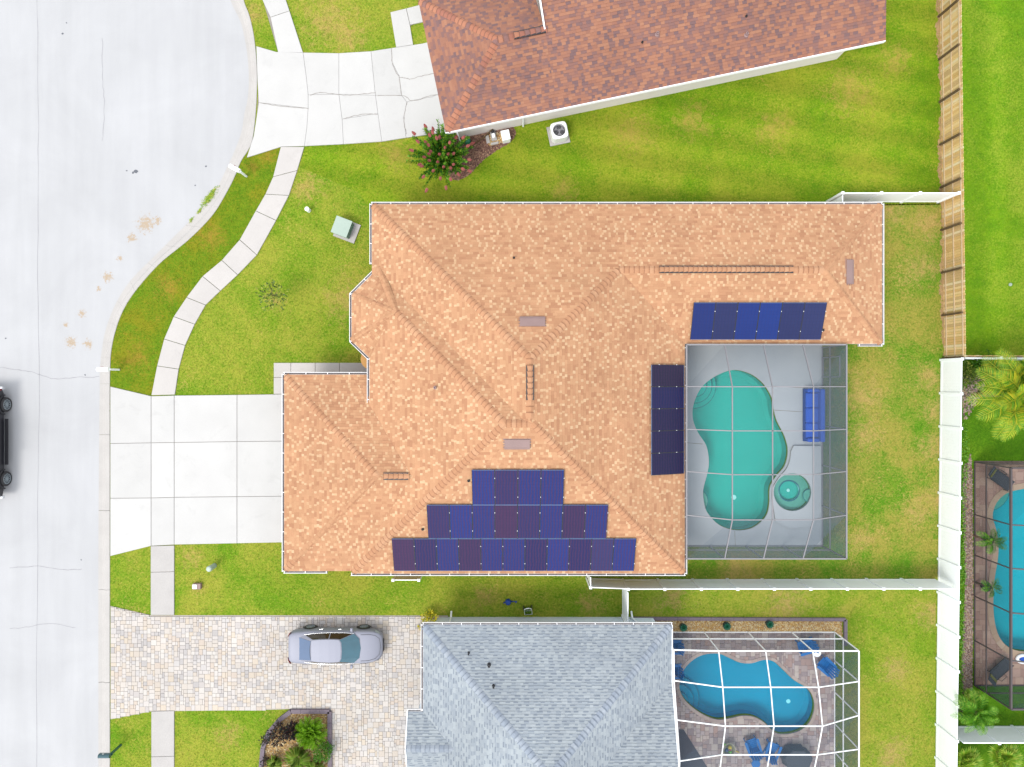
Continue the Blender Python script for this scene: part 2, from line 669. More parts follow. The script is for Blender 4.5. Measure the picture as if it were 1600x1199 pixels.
PAVER = [A(242, 233, 224), A(244, 236, 229), A(238, 226, 213), A(243, 229, 211), A(234, 229, 226), A(241, 234, 229),
         A(246, 240, 233), A(218, 213, 211), A(242, 232, 221), A(237, 222, 208), A(228, 221, 217), A(242, 236, 230), A(238, 229, 220)]
M['paver'] = island_mat('cream_pavers', PAVER, 0.85, 0.08, 30)
M['paver_one'] = island_mat('cream_paver_single', PAVER, 0.85, 0.08, 30, obj=True)
PAVER2 = [A(212, 194, 190), A(226, 210, 204), A(200, 180, 178), A(218, 204, 204), A(208, 180, 172), A(232, 218, 210), A(190, 174, 176)]
M['paver_deck'] = island_mat('mauve_pavers', PAVER2, 0.85, 0.08, 30)
PAVER3 = [A(226, 188, 170), A(216, 178, 162), A(234, 200, 180), A(210, 170, 156), A(230, 194, 178)]
M['paver_tan'] = island_mat('tan_pavers', PAVER3, 0.85, 0.08, 30)
M['paver_tan_one'] = island_mat('tan_paver_single', PAVER3, 0.85, 0.08, 30, obj=True)
M['paver_deck_one'] = island_mat('mauve_paver_single', PAVER2, 0.85, 0.08, 30, obj=True)
M['coping_tan'] = island_mat('tan_coping', [A(232, 204, 176), A(226, 196, 168), A(238, 212, 186)], 0.8, 0.06, 30, obj=True)
M['coping'] = island_mat('mauve_coping', [A(214, 196, 186), A(226, 208, 198), A(204, 186, 180)], 0.8, 0.06, 30, obj=True)
M['mortar'] = mat('paver_sand', A(228, 218, 208), 0.95, 0.1, 2)
M['mortar_dark'] = mat('dark_paver_sand', A(148, 130, 126), 0.95, 0.1, 2)
M['screen'] = screen_mat('charcoal_screen', A(116, 132, 146), 0.84, 0.24)
M['screen_open'] = screen_mat('light_screen', A(84, 106, 126), 0.87, 0.40)
M['screen_dark'] = screen_mat('dark_screen', A(50, 78, 88), 0.88, 0.36)
M['window'] = mat('window_glass', A(60, 76, 88), 0.08, 0.02, 1)
M['carpaint'] = mat('silver_paint', A(186, 189, 206), 0.55, 0.01, 1, 0.01, 20, metal=0.15, spec=0.35)
M['carpaint_black'] = mat('black_paint', (0.008, 0.008, 0.012), 0.3, 0.02, 1, coat=0.15)
M['glass_car'] = mat('car_glass', A(62, 120, 140), 0.05, 0.12, 2.2, 0.02, 10, spec=0.8)
M['glass_dark'] = mat('car_side_glass', A(70, 62, 46), 0.05, 0.05, 2, spec=0.6)
M['glass_rear'] = mat('car_rear_glass', A(96, 124, 164), 0.05, 0.05, 2, spec=0.8)
M['chrome'] = mat('chrome', (0.7, 0.72, 0.74), 0.15, 0.02, 1, metal=0.9)
M['headlight'] = mat('headlight_lens', A(215, 222, 228), 0.1)
M['taillight'] = mat('taillight_lens', A(170, 40, 44), 0.15)
M['alloy'] = mat('alloy_wheel', A(200, 214, 222), 0.3, metal=0.5)
M['trunk_bark'] = mat('bark', A(140, 116, 92), 0.95, 0.2, 5, 0.2, 40, 0.4)
M['leaf_green'] = leaf_mat('green_leaves', [A(74, 140, 20), A(98, 164, 30), A(58, 120, 24), A(120, 180, 44), A(88, 150, 28)])
M['leaf_dark'] = leaf_mat('dark_leaves', [A(58, 44, 48), A(72, 60, 58), A(50, 74, 64), A(86, 56, 52), A(44, 38, 44)])
M['leaf_yellow'] = leaf_mat('yellow_leaves', [A(232, 214, 30), A(246, 232, 70), A(190, 190, 30), A(150, 170, 30), A(240, 222, 46)], k=1.4)
M['leaf_olive'] = leaf_mat('olive_leaves', [A(98, 124, 40), A(84, 108, 36), A(164, 172, 76), A(116, 142, 50), A(74, 96, 34)], k=1.9)
M['leaf_palm'] = leaf_mat('palm_leaves', [A(140, 190, 40), A(176, 208, 56), A(200, 214, 60), A(120, 176, 60), A(214, 210, 56)], k=1.6)
M['leaf_palm_green'] = leaf_mat('palm_leaves_green', [A(110, 180, 40), A(136, 200, 56), A(90, 160, 40), A(160, 206, 70)], k=1.5)
M['leaf_fan'] = leaf_mat('fan_leaves', [A(150, 196, 44), A(176, 212, 60), A(130, 180, 40), A(190, 214, 76)])
M['leaf_cycad'] = leaf_mat('cycad_leaves', [A(110, 172, 16), A(140, 192, 24), A(90, 152, 16), A(156, 200, 36)], k=1.6)
M['leaf_grassy'] = leaf_mat('grassy_leaves', [A(170, 204, 90), A(196, 216, 120), A(140, 180, 70), A(186, 196, 96)], k=1.8)
M['flower'] = leaf_mat('pink_blossom', [A(230, 110, 122), A(224, 140, 118), A(214, 120, 136), A(226, 160, 120)])
M['leaf_myrtle'] = leaf_mat('myrtle_leaves', [A(80, 140, 24), A(60, 116, 30), A(110, 164, 40), A(140, 160, 40), A(52, 104, 34)], k=1.8)
M['lawn'] = grass_mat('lawn_grass', A(138, 176, 34), A(112, 166, 20), A(178, 186, 64), A(212, 182, 104), 0.58, 0.36, 0.30, None,
                      ((515, 30, 1.6), (545, 55, 1.2), (480, 290, .9), (575, 235, 1.2), (500, 255, 1.0), (540, 470, 1.2), (755, 935, .7), (920, 945, .8), (1020, 925, .8), (430, 470, .5), (300, 870, .6), (355, 1150, .8), (395, 20, .6)))
M['lawn_strip'] = grass_mat('strip_grass', A(126, 164, 26), A(106, 150, 18), A(152, 156, 30), A(186, 156, 58), 0.5, 0.36, 0.5, None, ((420, 245, .6), (395, 262, .4), (330, 370, .8), (262, 450, .7), (215, 560, .8)))
M['lawn_north'] = grass_mat('north_grass', A(136, 176, 22), A(110, 162, 12), A(170, 182, 50), A(200, 176, 84), 0.55, 0.30, 0.24, (0.16, 1, 0.28, 0.08), ((990, 210, 1.2), (1080, 190, 1.0), (880, 300, .8), (1210, 200, 1.0), (1330, 140, 1.4), (620, 240, 1.0), (1400, 90, .9)))
M['lawn_dry'] = grass_mat('dry_grass', A(130, 172, 42), A(100, 164, 24), A(184, 178, 78), A(218, 186, 112), 0.55, 0.42, 0.42, None, ((1452, 350, 1.0), (1440, 420, .9), (1458, 640, .7), (1455, 700, .8), (1458, 780, .7), (1345, 620, 1.3), (1350, 680, 1.0), (1430, 800, .8), (1345, 840, .8), (1390, 330, .9), (1452, 590, .7), (1150, 890, 1.0)))
M['lawn_gray'] = grass_mat('neighbour_grass', A(148, 180, 42), A(122, 168, 26), A(182, 184, 70), A(208, 178, 110), 0.55, 0.32, 0.4, None, ((1230, 945, 1.2), (1050, 930, 1.0), (1400, 1050, .8), (1455, 960, .8), (1395, 1180, .9)))
M['lawn_vivid'] = grass_mat('lush_grass', A(132, 178, 20), A(110, 166, 12), A(168, 190, 56), A(196, 184, 100), 0.3, 0.03, 0.3, (1, 0, 0.35, 0.06))
M['lawn_lush'] = grass_mat('deep_green_grass', A(100, 158, 16), A(84, 142, 10), A(124, 166, 28), A(160, 170, 60), 0.25, 0.0, 0.4)
M['crack'] = mat('crack_dark', A(198, 198, 202), 0.95)
M['frame_end'] = mat('panel_end_rail', A(110, 140, 184), 0.4)
M['stain'] = mat('oil_stain', A(120, 124, 134), 0.7)
M['edge_shade_tan'] = mat('tan_cap_edge_shade', A(194, 139, 104), 0.95)
M['edge_shade_brown'] = mat('brown_cap_edge_shade', A(156, 108, 92), 0.95)
M['edge_shade_grey'] = mat('grey_cap_edge_shade', A(160, 172, 188), 0.95)
M['hose'] = mat('yellow_hose', A(196, 200, 60), 0.5)


def road_mat():
    m, nt, b = new_mat('worn_asphalt', 0.9, 0, 0.2)
    p = pos(nt)
    st = nt.nodes.new('ShaderNodeMapping')
    st.inputs['Scale'].default_value = (1.0, 0.08, 1)
    nt.links.new(p, st.inputs['Vector'])
    big = remap(nt, noise(nt, p, 0.22, 5, 0.6, 0.5), 0.3, 0.7, 0.94, 1.05)
    lanes = remap(nt, noise(nt, st.outputs[0], 1.6, 3), 0.3, 0.7, 0.97, 1.03)
    g = noise(nt, p, 30, 3, 0.7)
    f = math2(nt, 'MULTIPLY', math2(nt, 'MULTIPLY', big, lanes), remap(nt, g, 0.2, 0.8, 0.93, 1.07))
    c = scale_col(nt, A(228, 229, 232), f)
    # sand washed along the bend
    br = noise(nt, p, 2.2, 4, 0.7)
    tot = None
    for px, py, r in ((228, 350, 0.75), (206, 372, 0.4), (246, 345, 0.35), (168, 433, 0.45), (154, 452, 0.25),
                      (128, 490, 0.35), (111, 535, 0.5), (138, 538, 0.4), (103, 508, 0.22), (187, 404, 0.25)):
        x, y = P(px, py, 0)
        d = nt.nodes.new('ShaderNodeVectorMath')
        d.operation = 'DISTANCE'
        d.inputs[1].default_value = (x, y, 0)
        nt.links.new(p, d.inputs[0])
        k = remap(nt, d.outputs['Value'], 0.0, r * 1.5, 0.62, 0.0)
        tot = k if tot is None else math2(nt, 'MAXIMUM', tot, k)
    s = remap(nt, math2(nt, 'ADD', tot, math2(nt, 'MULTIPLY', math2(nt, 'SUBTRACT', noise(nt, p, 7.0, 4, 0.75), 0.5), 1.3)), 0.36, 0.52, 0, 0.75)
    c = mix(nt, s, c, A(216, 188, 148))
    nt.links.new(c, b.inputs['Base Color'])
    bump(nt, b, g, 0.12)
    return m


M['road'] = road_mat()


def solar_mat(name, cols, moire):
    m, nt, b = new_mat(name, 0.3, 0.0, 0.3)
    oi = nt.nodes.new('ShaderNodeObjectInfo')
    c0 = ramp(nt, oi.outputs['Random'], cols)
    tc = nt.nodes.new('ShaderNodeTexCoord').outputs['Object']
    w = nt.nodes.new('ShaderNodeTexWave')
    w.inputs['Scale'].default_value = 2.2
    w.inputs['Distortion'].default_value = 3.5
    w.inputs['Detail'].default_value = 2
    nt.links.new(pos(nt), w.inputs['Vector'])
    c = mix(nt, remap(nt, w.outputs['Fac'], 0.2, 0.9, 0.0, moire), c0, A(88, 40, 92))
    br = nt.nodes.new('ShaderNodeTexBrick')
    br.offset = 0
    br.inputs['Scale'].default_value = 1.0
    br.inputs['Mortar Size'].default_value = 0.006
    br.inputs['Brick Width'].default_value = 0.175
    br.inputs['Row Height'].default_value = 0.175
    br.inputs['Color1'].default_value = (1, 1, 1, 1)
    br.inputs['Color2'].default_value = (0.9, 0.92, 0.95, 1)
    br.inputs['Mortar'].default_value = (0.55, 0.6, 0.75, 1)
    nt.links.new(tc, br.inputs['Vector'])
    c = mix(nt, 1.0, c, br.outputs['Color'], 'MULTIPLY')
    nt.links.new(c, b.inputs['Base Color'])
    return m


M['solar'] = solar_mat('solar_cells', [A(10, 50, 136), A(50, 36, 92), A(48, 56, 120), A(22, 32, 104), A(64, 40, 92), A(6, 54, 146), A(38, 42, 110)], 0.6)
M['solar_blue'] = solar_mat('solar_cells_blue', [A(0, 52, 140), A(0, 56, 146), A(4, 46, 128), A(40, 54, 112), A(32, 48, 108)], 0.08)
M['solar_navy'] = solar_mat('solar_cells_navy', [A(4, 14, 80), A(26, 20, 66), A(0, 22, 90), A(30, 20, 60), A(8, 16, 76)], 0.25)
# ------------------------------------------------------------------ pool and spa outlines (needed to open the ground)
POOL1 = smooth(PP([(1145, 578), (1117, 588), (1095, 606), (1083, 632), (1082, 655), (1090, 676), (1103, 697), (1107, 722),
                   (1104, 742), (1098, 766), (1100, 788), (1106, 803), (1124, 821), (1150, 829), (1176, 825), (1196, 808),
                   (1202, 788), (1203, 762), (1213, 744), (1226, 728), (1231, 705), (1226, 682), (1214, 658), (1209, 640),
                   (1206, 622), (1193, 600), (1172, 584)], 0.1), 4)
SPA1 = circle(P(1240, 770, 0.45), 1.03, 40)
POOL2 = smooth(PP([(1061, 1072), (1066, 1050), (1080, 1033), (1098, 1023), (1122, 1021), (1140, 1028), (1156, 1035), (1174, 1036),
                   (1192, 1031), (1208, 1033), (1223, 1046), (1240, 1062), (1258, 1073), (1268, 1085), (1272, 1104), (1266, 1125),
                   (1253, 1139), (1234, 1146), (1215, 1146), (1203, 1138), (1194, 1129), (1178, 1120), (1160, 1118), (1140, 1122),
                   (1120, 1124), (1098, 1116), (1078, 1102), (1066, 1088)], 0.1), 4)
POOL3 = smooth(PP([(1700, 750), (1640, 760), (1598, 764), (1572, 771), (1556, 786), (1550, 806), (1555, 826), (1559, 848),
                   (1558, 874), (1553, 905), (1551, 940), (1553, 970), (1560, 994), (1575, 1011), (1600, 1018), (1650, 1018),
                   (1705, 1000), (1722, 940), (1726, 850)], 0.1), 4)
HOLES = [offset(p, -0.02) for p in (POOL1, POOL2, POOL3, SPA1)]

# ------------------------------------------------------------------ ground and lawns
mb = MB()
sheet(mb, [(-160, -160), (160, -160), (160, 160), (-160, 160)], HOLES, -0.06)
mb.build('ground', M['lawn'], kind='structure')

BACK = [(376, -40), (381, 0), (390, 25), (397, 57), (401, 95), (402, 130), (400, 175), (395, 217), (388, 235), (377, 252), (368, 274),
        (355, 300), (332, 337), (295, 375), (250, 412), (212, 455), (192, 487), (180, 520), (174, 550), (172.5, 575),
        (172, 600), (172, 700), (172, 850), (172, 1000), (172, 1199), (172, 1290)]
FRONT = [(352, -40), (360, 0), (375, 32), (382, 58), (387, 90), (389, 125), (387, 155), (382, 178), (377, 208), (366, 238), (353, 266),
         (337, 297), (310, 332), (270, 372), (237, 405), (203, 440), (180, 477), (165, 517), (159, 550), (156.5, 575),
         (156, 600), (155, 700), (154, 850), (154, 1000), (154, 1199), (154, 1290)]
BK = smooth(PP(BACK, 0.1), 6, False)
FR = smooth(PP(FRONT, 0.0), 6, False)
EAST = 44.0
NTOP, SBOT = BK[0][1], BK[-1][1]
yard = BK + [(EAST, SBOT), (EAST, NTOP)]
mb = MB()
sheet(mb, yard, HOLES, G, 0.2)
mb.build('lawn', M['lawn'], kind='structure')


def lawn(name, pts, m, dz=0.004, holes=()):
    mb = MB()
    sheet(mb, pts, holes, G + dz, 0.0)
    mb.build(name, M[m], kind='structure')
    return pts


SW_L = [(398, -45), (410, 0), (434, 82)]
SW_R = [(435, -45), (447, 0), (474, 83)]
SW2_L = [(439, 230), (427, 277), (415, 304), (400, 330), (375, 375), (347, 407), (317, 432), (292, 465), (272, 495), (257, 530), (246, 572), (237, 618)]
SW2_R = [(476, 230), (465, 267), (452, 306), (432, 345), (402, 399), (372, 430), (345, 455), (322, 477), (305, 507), (290, 540), (280, 577), (274, 617)]

bk = lambda a, b: [BK[i * 6] for i in range(a, b)]
Z_STRIP = lawn('lawn_strip', bk(8, 21) + PP([(172, 603), (237, 619)]) + PP(SW2_L[::-1][1:]) + PP([(439, 230), (388, 246)]), 'lawn_strip')
Z_NORTH = lawn('north_lawn', PP([(476, 228), (610, 222), (697, 208), (1345, 60), (1345, -60), (1470, -60), (1474, 320), (700, 330), (580, 330), (560, 300), (470, 262)]), 'lawn_north')
Z_DRY = lawn('back_lawn', PP([(1300, 320), (1475, 318), (1475, 905), (1060, 905), (1060, 870), (1283, 850), (1283, 540), (1300, 536)]), 'lawn_dry')
Z_GRAY = lawn('neighbour_lawn', PP([(978, 906), (1462, 906), (1462, 1260), (1290, 1260), (1290, 985), (978, 985)]), 'lawn_gray')
Z_VIV = lawn('east_lawn', [P(1475, -60), P(1480, 556), (EAST, P(0, 556)[1]), (EAST, P(0, -60)[1])], 'lawn_vivid')
Z_LUSH = lawn('pool_yard_lawn', [P(1475, 560), P(1468, 1290), (EAST, P(0, 1290)[1]), (EAST, P(0, 560)[1])], 'lawn_lush', 0.004, HOLES[2:3])

# ------------------------------------------------------------------ road and kerb
mb = MB()
road_out = FR + [(-75, SBOT - 30), (-75, NTOP + 30)]
road_out = [(FR[0][0], NTOP + 30)] + FR + [(FR[-1][0], SBOT - 30), (-75, SBOT - 30), (-75, NTOP + 30)]
sheet(mb, road_out, [], 0.0)
road = mb.build('road', M['road'], kind='structure')


def ribbon(pts, w, z, wob=0.0, sub=6):
    """A thin uneven strip along a line of pixels."""
    p = smooth(PP(pts, z), sub, False)
    L, Rr = [], []
    for i, q in enumerate(p):
        a, b = Vector(p[max(i - 1, 0)]), Vector(p[min(i + 1, len(p) - 1)])
        t = (b - a).normalized()
        j = random.uniform(-wob, wob)
        ww = w * random.uniform(0.6, 1.3) / 2
        c = Vector(q) + Vector((-t.y, t.x)) * j
        L.append((c.x - t.y * ww, c.y + t.x * ww, z))
        Rr.append((c.x + t.y * ww, c.y - t.x * ww, z))
    mb = MB()
    for i in range(len(p) - 1):
        mb.face([L[i], Rr[i], Rr[i + 1], L[i + 1]])
    return mb


for pts, w in (([(0, 574), (30, 578), (58, 584), (85, 592), (120, 590), (155, 589)], 0.035), ([(15, 888), (60, 885), (100, 890), (128, 890)], 0.03),
               ([(15, 982), (45, 980), (80, 974), (118, 981)], 0.03), ([(58, 0), (60, 200), (59, 400), (61, 640), (58, 900), (57, 1199)], 0.025),
               ([(160, 60), (160, 120), (163, 165), (160, 220)], 0.025)):
    ribbon(pts, w, 0.004, 0.03).build('road_crack', M['crack'], road)

for px, py, r in ((98, 53, .07), (104, 36, .05), (212, 268, .12), (208, 270, .07), (198, 267, .05), (322, 260, .06), (305, 290, .05), (127, 875, .05), (9, 529, .05), (133, 586, .05)):
    x, y = P(px, py, 0)
    mb = MB()
    mb.face([(x + r * random.uniform(.6, 1.3) * math.cos(t), y + r * random.uniform(.5, 1) * math.sin(t), .004) for t in np.linspace(0, 5.7, 9)])
    mb.build('oil_stain', M['stain'], road)

kerb = empty('kerb', (BK[0][0], BK[0][1], 0), kind='structure')
n = len(BK)
cuts = list(range(0, n, 5))
if cuts[-1] != n - 1:
    cuts.append(n - 1)
for a, b in zip(cuts[:-1], cuts[1:]):
    mb = MB()
    rows = []
    for i in range(a, b + 1):
        f, k = Vector(FR[i]), Vector(BK[i])
        if i == b and b != n - 1:        # an open joint between two pours
            f, k = f.lerp(Vector(FR[i - 1]), 0.02), k.lerp(Vector(BK[i - 1]), 0.02)
        rows.append([(*f.lerp(k, t), z) for t, z in ((0, -0.03), (0, 0.012), (0.28, 0.006), (0.46, 0.03), (0.60, 0.115), (0.66, 0.135), (0.96, 0.14), (1, 0.125), (1, -0.05))])
    for r0, r1 in zip(rows[:-1], rows[1:]):
        for j in range(len(r0) - 1):
            mb.face([r0[j], r1[j], r1[j + 1], r0[j + 1]], 1 if j == 2 else 0)
    for r in (rows[0], rows[-1]):
        mb.face(r)
    mb.build('kerb_section', [M['kerb'], M['kerb']], kerb)

# ------------------------------------------------------------------ pavements and driveways: one slab at a time
SLAB_Z = 0.165


def lerp2(p, q, t):
    return (p[0] + (q[0] - p[0]) * t, p[1] + (q[1] - p[1]) * t)


def shrink(poly, d=0.012):
    c = (sum(p[0] for p in poly) / len(poly), sum(p[1] for p in poly) / len(poly))
    out = offset(poly, -d)
    return out


def slab(poly, parent, m='concrete', z=SLAB_Z, gap=0.012, name='slab'):
    if area(poly) < 0:
        poly = poly[::-1]
    zz = z + random.uniform(-0.004, 0.004)
    mb = MB()
    inn, top = insetpoly(poly, gap), insetpoly(poly, gap + 0.012)
    mb.face([(x, y, zz) for x, y in top])
    for i in range(len(poly)):
        j = (i + 1) % len(poly)
        mb.face([(*top[i], zz), (*inn[i], zz - 0.01), (*inn[j], zz - 0.01), (*top[j], zz)])
        mb.face([(*inn[i], zz - 0.01), (*inn[i], G - 0.05), (*inn[j], G - 0.05), (*inn[j], zz - 0.01)])
    return mb.build(name, M[m], parent)


def insetpoly(poly, d):
    """Exact mitred inset of a counter-clockwise polygon."""
    out, n = [], len(poly)
    for i in range(n):
        p0, p1, p2 = Vector(poly[i - 1]), Vector(poly[i]), Vector(poly[(i + 1) % n])
        a, b = (p1 - p0).normalized(), (p2 - p1).normalized()
        na, nb = Vector((-a.y, a.x)), Vector((-b.y, b.x))
        s = na + nb
        k = max(0.35, 1 + na.dot(nb))
        out.append(tuple(p1 + s * (d / k)))
    return out


def walk(name, Lp, Rp, m, parent=None, cuts=1):
    root = parent
    for i in range(len(Lp) - 1):
        for c in range(cuts):
            a, b = c / cuts, (c + 1) / cuts
            slab([lerp2(Lp[i], Lp[i + 1], a), lerp2(Lp[i], Lp[i + 1], b), lerp2(Rp[i], Rp[i + 1], b), lerp2(Rp[i], Rp[i + 1], a)], root, m)


def bedsheet(name, polys, z=0.135, m='joint', **kw):
    mb = MB()
    for p in polys:
        mb.prism(p, G - 0.06, z, bottom=False)
    return mb.build(name, M[m], kind='structure', **kw)


# upper and curving sidewalk
swl, swr = PP(SW2_L), PP(SW2_R)
sw = bedsheet('sidewalk', [insetpoly((lambda q: q if area(q) > 0 else q[::-1])(PP(SW_L) + PP(SW_R)[::-1]), 0.03)] +
              [insetpoly((lambda q: q if area(q) > 0 else q[::-1])([swl[i], swl[i + 1], swr[i + 1], swr[i]]), 0.015) for i in range(len(swl) - 1)] +
              [PP([(239, 855), (271, 853), (271, 960), (239, 960)]), PP([(239, 1112), (271, 1112), (271, 1285), (239, 1285)])])
l0, r0 = PP([(398, -45), (410, 0), (423, 28), (435, 83)]), PP([(435, -45), (447, 0), (453, 18), (474, 83)])
walk('', l0, r0, 'concrete', sw)
walk('', swl, swr, 'concrete_side', sw)
walk('', PP([(236, 853), (236, 894), (236, 961)]), PP([(273, 852), (273, 893), (273, 961)]), 'old_concrete', sw)
walk('', PP([(237, 1111), (237, 1182), (237, 1285)]), PP([(273, 1110), (273, 1181), (273, 1285)]), 'old_concrete', sw)

# main driveway
dr_out = PP([(173, 604), (237, 619), (444, 616), (470, 616), (470, 848), (444, 848), (274, 851), (236, 853), (173, 869)])
drive = bedsheet('driveway', [insetpoly(dr_out if area(dr_out) > 0 else dr_out[::-1], 0.04)])
ytop = {173: 604, 237: 619, 273: 618, 371: 617, 470: 615.5}
ybot = {173: 869, 237: 853, 273: 851, 371: 849, 470: 847}
y1 = {173: 693, 237: 692, 273: 691.5, 371: 690, 470: 689}
y2 = {173: 778.5, 237: 778, 273: 777, 371: 776, 470: 775}
xs = [173, 237, 273, 371, 470]
for a, b in zip(xs[:-1], xs[1:]):
    for t, u in ((ytop, y1), (y1, y2), (y2, ybot)):
        slab(PP([(a, t[a]), (b, t[b]), (b, u[b]), (a, u[a])]), drive)

# path along the garage of the main house
pth = bedsheet('front_path', [PP([(430, 569), (585, 569), (585, 584), (443, 584), (443, 612), (430, 612)])])
for q in ([(428, 567), (455, 567), (455, 586), (444, 586), (444, 590), (428, 590)], [(455, 567), (493, 567), (493, 586), (455, 586)],
          [(493, 567), (531, 567), (531, 586), (493, 586)], [(531, 567), (585, 567), (585, 586), (531, 586)],
          [(428, 590), (444, 590), (444, 616), (428, 616)]):
    slab(PP(q), pth, 'concrete_side')

M['crack_slab'] = mat('slab_crack', A(190, 184, 178), 0.95)
# driveway of the brown house, with its wandering cracks
bd_out = PP([(401, 72), (432, 82), (474, 83), (530, 84), (580, 81), (619, 75), (660, 69), (690, 60), (720, 200), (693, 208), (597, 222),
             (537, 226), (476, 229), (440, 230), (385, 247), (396, 215), (401, 175), (403, 130)])
bdrive = bedsheet('north_driveway', [insetpoly(bd_out if area(bd_out) > 0 else bd_out[::-1], 0.05)])
for q in ([(401, 73), (432, 82), (474, 83), (479, 120), (482, 149), (482, 170), (405, 161), (403, 130)],
          [(405, 161), (482, 170), (480, 200), (476, 229), (440, 230), (386, 247), (397, 213)],
          [(474, 83), (530, 84), (530, 148), (482, 149), (479, 120)], [(482, 149), (530, 148), (535, 187), (537, 226), (476, 229), (480, 200), (482, 170)],
          [(530, 84), (580, 81), (587, 150), (530, 148)], [(530, 148), (587, 150), (591, 178), (535, 187)],
          [(535, 187), (591, 178), (597, 222), (537, 226)],
          [(580, 81), (612, 76), (613, 98), (624, 120), (628, 150), (587, 150)], [(587, 150), (628, 150), (636, 160), (631, 185), (635, 216), (597, 222), (591, 178)],
          [(612, 76), (619, 75), (660, 69), (690, 62), (706, 140), (675, 152), (645, 158), (636, 160), (628, 150), (624, 120), (613, 98)],
          [(636, 160), (645, 158), (675, 152), (706, 140), (722, 200), (693, 208), (635, 216), (631, 185)]):
    slab(PP(q), bdrive, 'concrete', gap=0.006)
crk = MB()
for pts in ([(484, 149), (500, 145), (520, 147), (540, 149), (560, 148), (587, 145)], [(612, 78), (613, 98), (621, 117), (624, 121), (627, 148)],
            [(590, 150), (630, 150), (641, 157), (655, 156), (670, 150), (690, 148)], [(537, 186), (555, 181), (575, 178), (590, 179)],
            [(407, 161), (430, 165), (460, 168), (482, 170)], [(624, 121), (634, 122), (641, 124), (655, 120), (680, 114)], [(636, 160), (631, 185), (635, 210)]):
    r = ribbon(pts, 0.035, SLAB_Z + 0.006, 0.02)
    crk.raw(r.v, r.f)
crk.build('slab_crack', M['crack_slab'], bdrive)
wk = bedsheet('entry_walk', [PP([(613, 20), (648, 14), (652, 36), (641, 41), (645, 70), (621, 73)])])
slab(PP([(610, 20), (635, 14), (641, 40), (646, 71), (619, 75)]), wk, 'concrete')
slab(PP([(635, 14), (662, 7), (668, 34), (641, 40)]), wk, 'concrete')

# ------------------------------------------------------------------ paved driveway of the grey house
PV_OUT = PP([(173, 947), (236, 961.5), (700, 962), (700, 1290), (517, 1290), (517, 1112), (455, 1108), (405, 1109.5), (236, 1111.5), (173, 1124)])
mb = MB()
mb.prism(PV_OUT, G - 0.06, 0.12, bottom=False)
pdrive = mb.build('paved_driveway', M['mortar'], kind='structure')


def pave(region, holes, unit, z, jitter=0.004, sizes=((1, 1), (1, 1), (1.5, 1), (1, 1.5), (1.5, 1.5)), gap=0.006):
    """Random rectangular pavers packed on a grid of half units."""
    xs = [p[0] for p in region]
    ys = [p[1] for p in region]
    h = unit / 2
    x0, yb = min(xs), min(ys)
    nx, ny = int((max(xs) - x0) / h) + 2, int((max(ys) - yb) / h) + 2
    used = np.zeros((nx, ny), bool)
    X, Y = np.meshgrid(x0 + (np.arange(nx) + 0.5) * h, yb + (np.arange(ny) + 0.5) * h, indexing='ij')
    ok = inside(region, X.ravel(), Y.ravel()).reshape(nx, ny)
    for q in holes:
        ok &= ~inside(q, X.ravel(), Y.ravel()).reshape(nx, ny)
    out = []
    for j in range(ny):
        for i in range(nx):
            if used[i, j] or not ok[i, j]:
                continue
            w, l = random.choice(sizes)
            a, c = int(round(w * 2)), int(round(l * 2))
            while a > 1 and (i + a > nx or used[i:i + a, j].any() or not ok[i:i + a, j].all()):
                a -= 1
            while c > 1 and (j + c > ny or used[i:i + a, j:j + c].any() or not ok[i:i + a, j:j + c].all()):
                c -= 1
            used[i:i + a, j:j + c] = True
            out.append((x0 + (i + a / 2) * h, yb + (j + c / 2) * h, a * h - gap, c * h - gap, z + random.uniform(-jitter, jitter)))
    return out


def add_pavers(lst, parent, mjoin, msingle, limit=300, thick=0.05, name='paver'):
    lst.sort(key=lambda q: -q[2] * q[3])
    cache = {}
    wp = worldpos(parent)
    for x, y, w, l, z in lst[:limit]:
        k = (round(w, 3), round(l, 3))
        if k not in cache:
            b = MB()
            e = 0.006
            t = [(-w / 2 + e, -l / 2 + e), (w / 2 - e, -l / 2 + e), (w / 2 - e, l / 2 - e), (-w / 2 + e, l / 2 - e)]
            o = [(-w / 2, -l / 2), (w / 2, -l / 2), (w / 2, l / 2), (-w / 2, l / 2)]
            b.face([(*p, 0) for p in t])
            for i in range(4):
                j = (i + 1) % 4
                b.face([(*t[i], 0), (*o[i], -e), (*o[j], -e), (*t[j], 0)])
                b.face([(*o[i], -e), (*o[i], -thick), (*o[j], -thick), (*o[j], -e)])
            cache[k] = b.mesh(name, M[msingle])
        inst(name, cache[k], parent, (x - wp[0], y - wp[1], z - wp[2]))
    if len(lst) > limit:
        b = MB()
        for x, y, w, l, z in lst[limit:]:
            e = 0.005
            t = [(x - w / 2 + e, y - l / 2 + e), (x + w / 2 - e, y - l / 2 + e), (x + w / 2 - e, y + l / 2 - e), (x - w / 2 + e, y + l / 2 - e)]
            o = [(x - w / 2, y - l / 2), (x + w / 2, y - l / 2), (x + w / 2, y + l / 2), (x - w / 2, y + l / 2)]
            b.raw([(*p, z) for p in t] + [(*p, z - thick * 0.6) for p in o],
                  [(0, 1, 2, 3), (0, 4, 5, 1), (1, 5, 6, 2), (2, 6, 7, 3), (3, 7, 4, 0)])
        b.build('small_pavers', M[mjoin], parent, kind='stuff')


vis = [p for p in pave(insetpoly(PV_OUT if area(PV_OUT) > 0 else PV_OUT[::-1], 0.03), [], 0.21, SLAB_Z) if p[1] > -22.6 and p[0] < -3.6]
add_pavers(vis, pdrive, 'paver', 'paver_one')
# ------------------------------------------------------------------ roofs
SLOPE = 0.417
EAVE = 78 / K


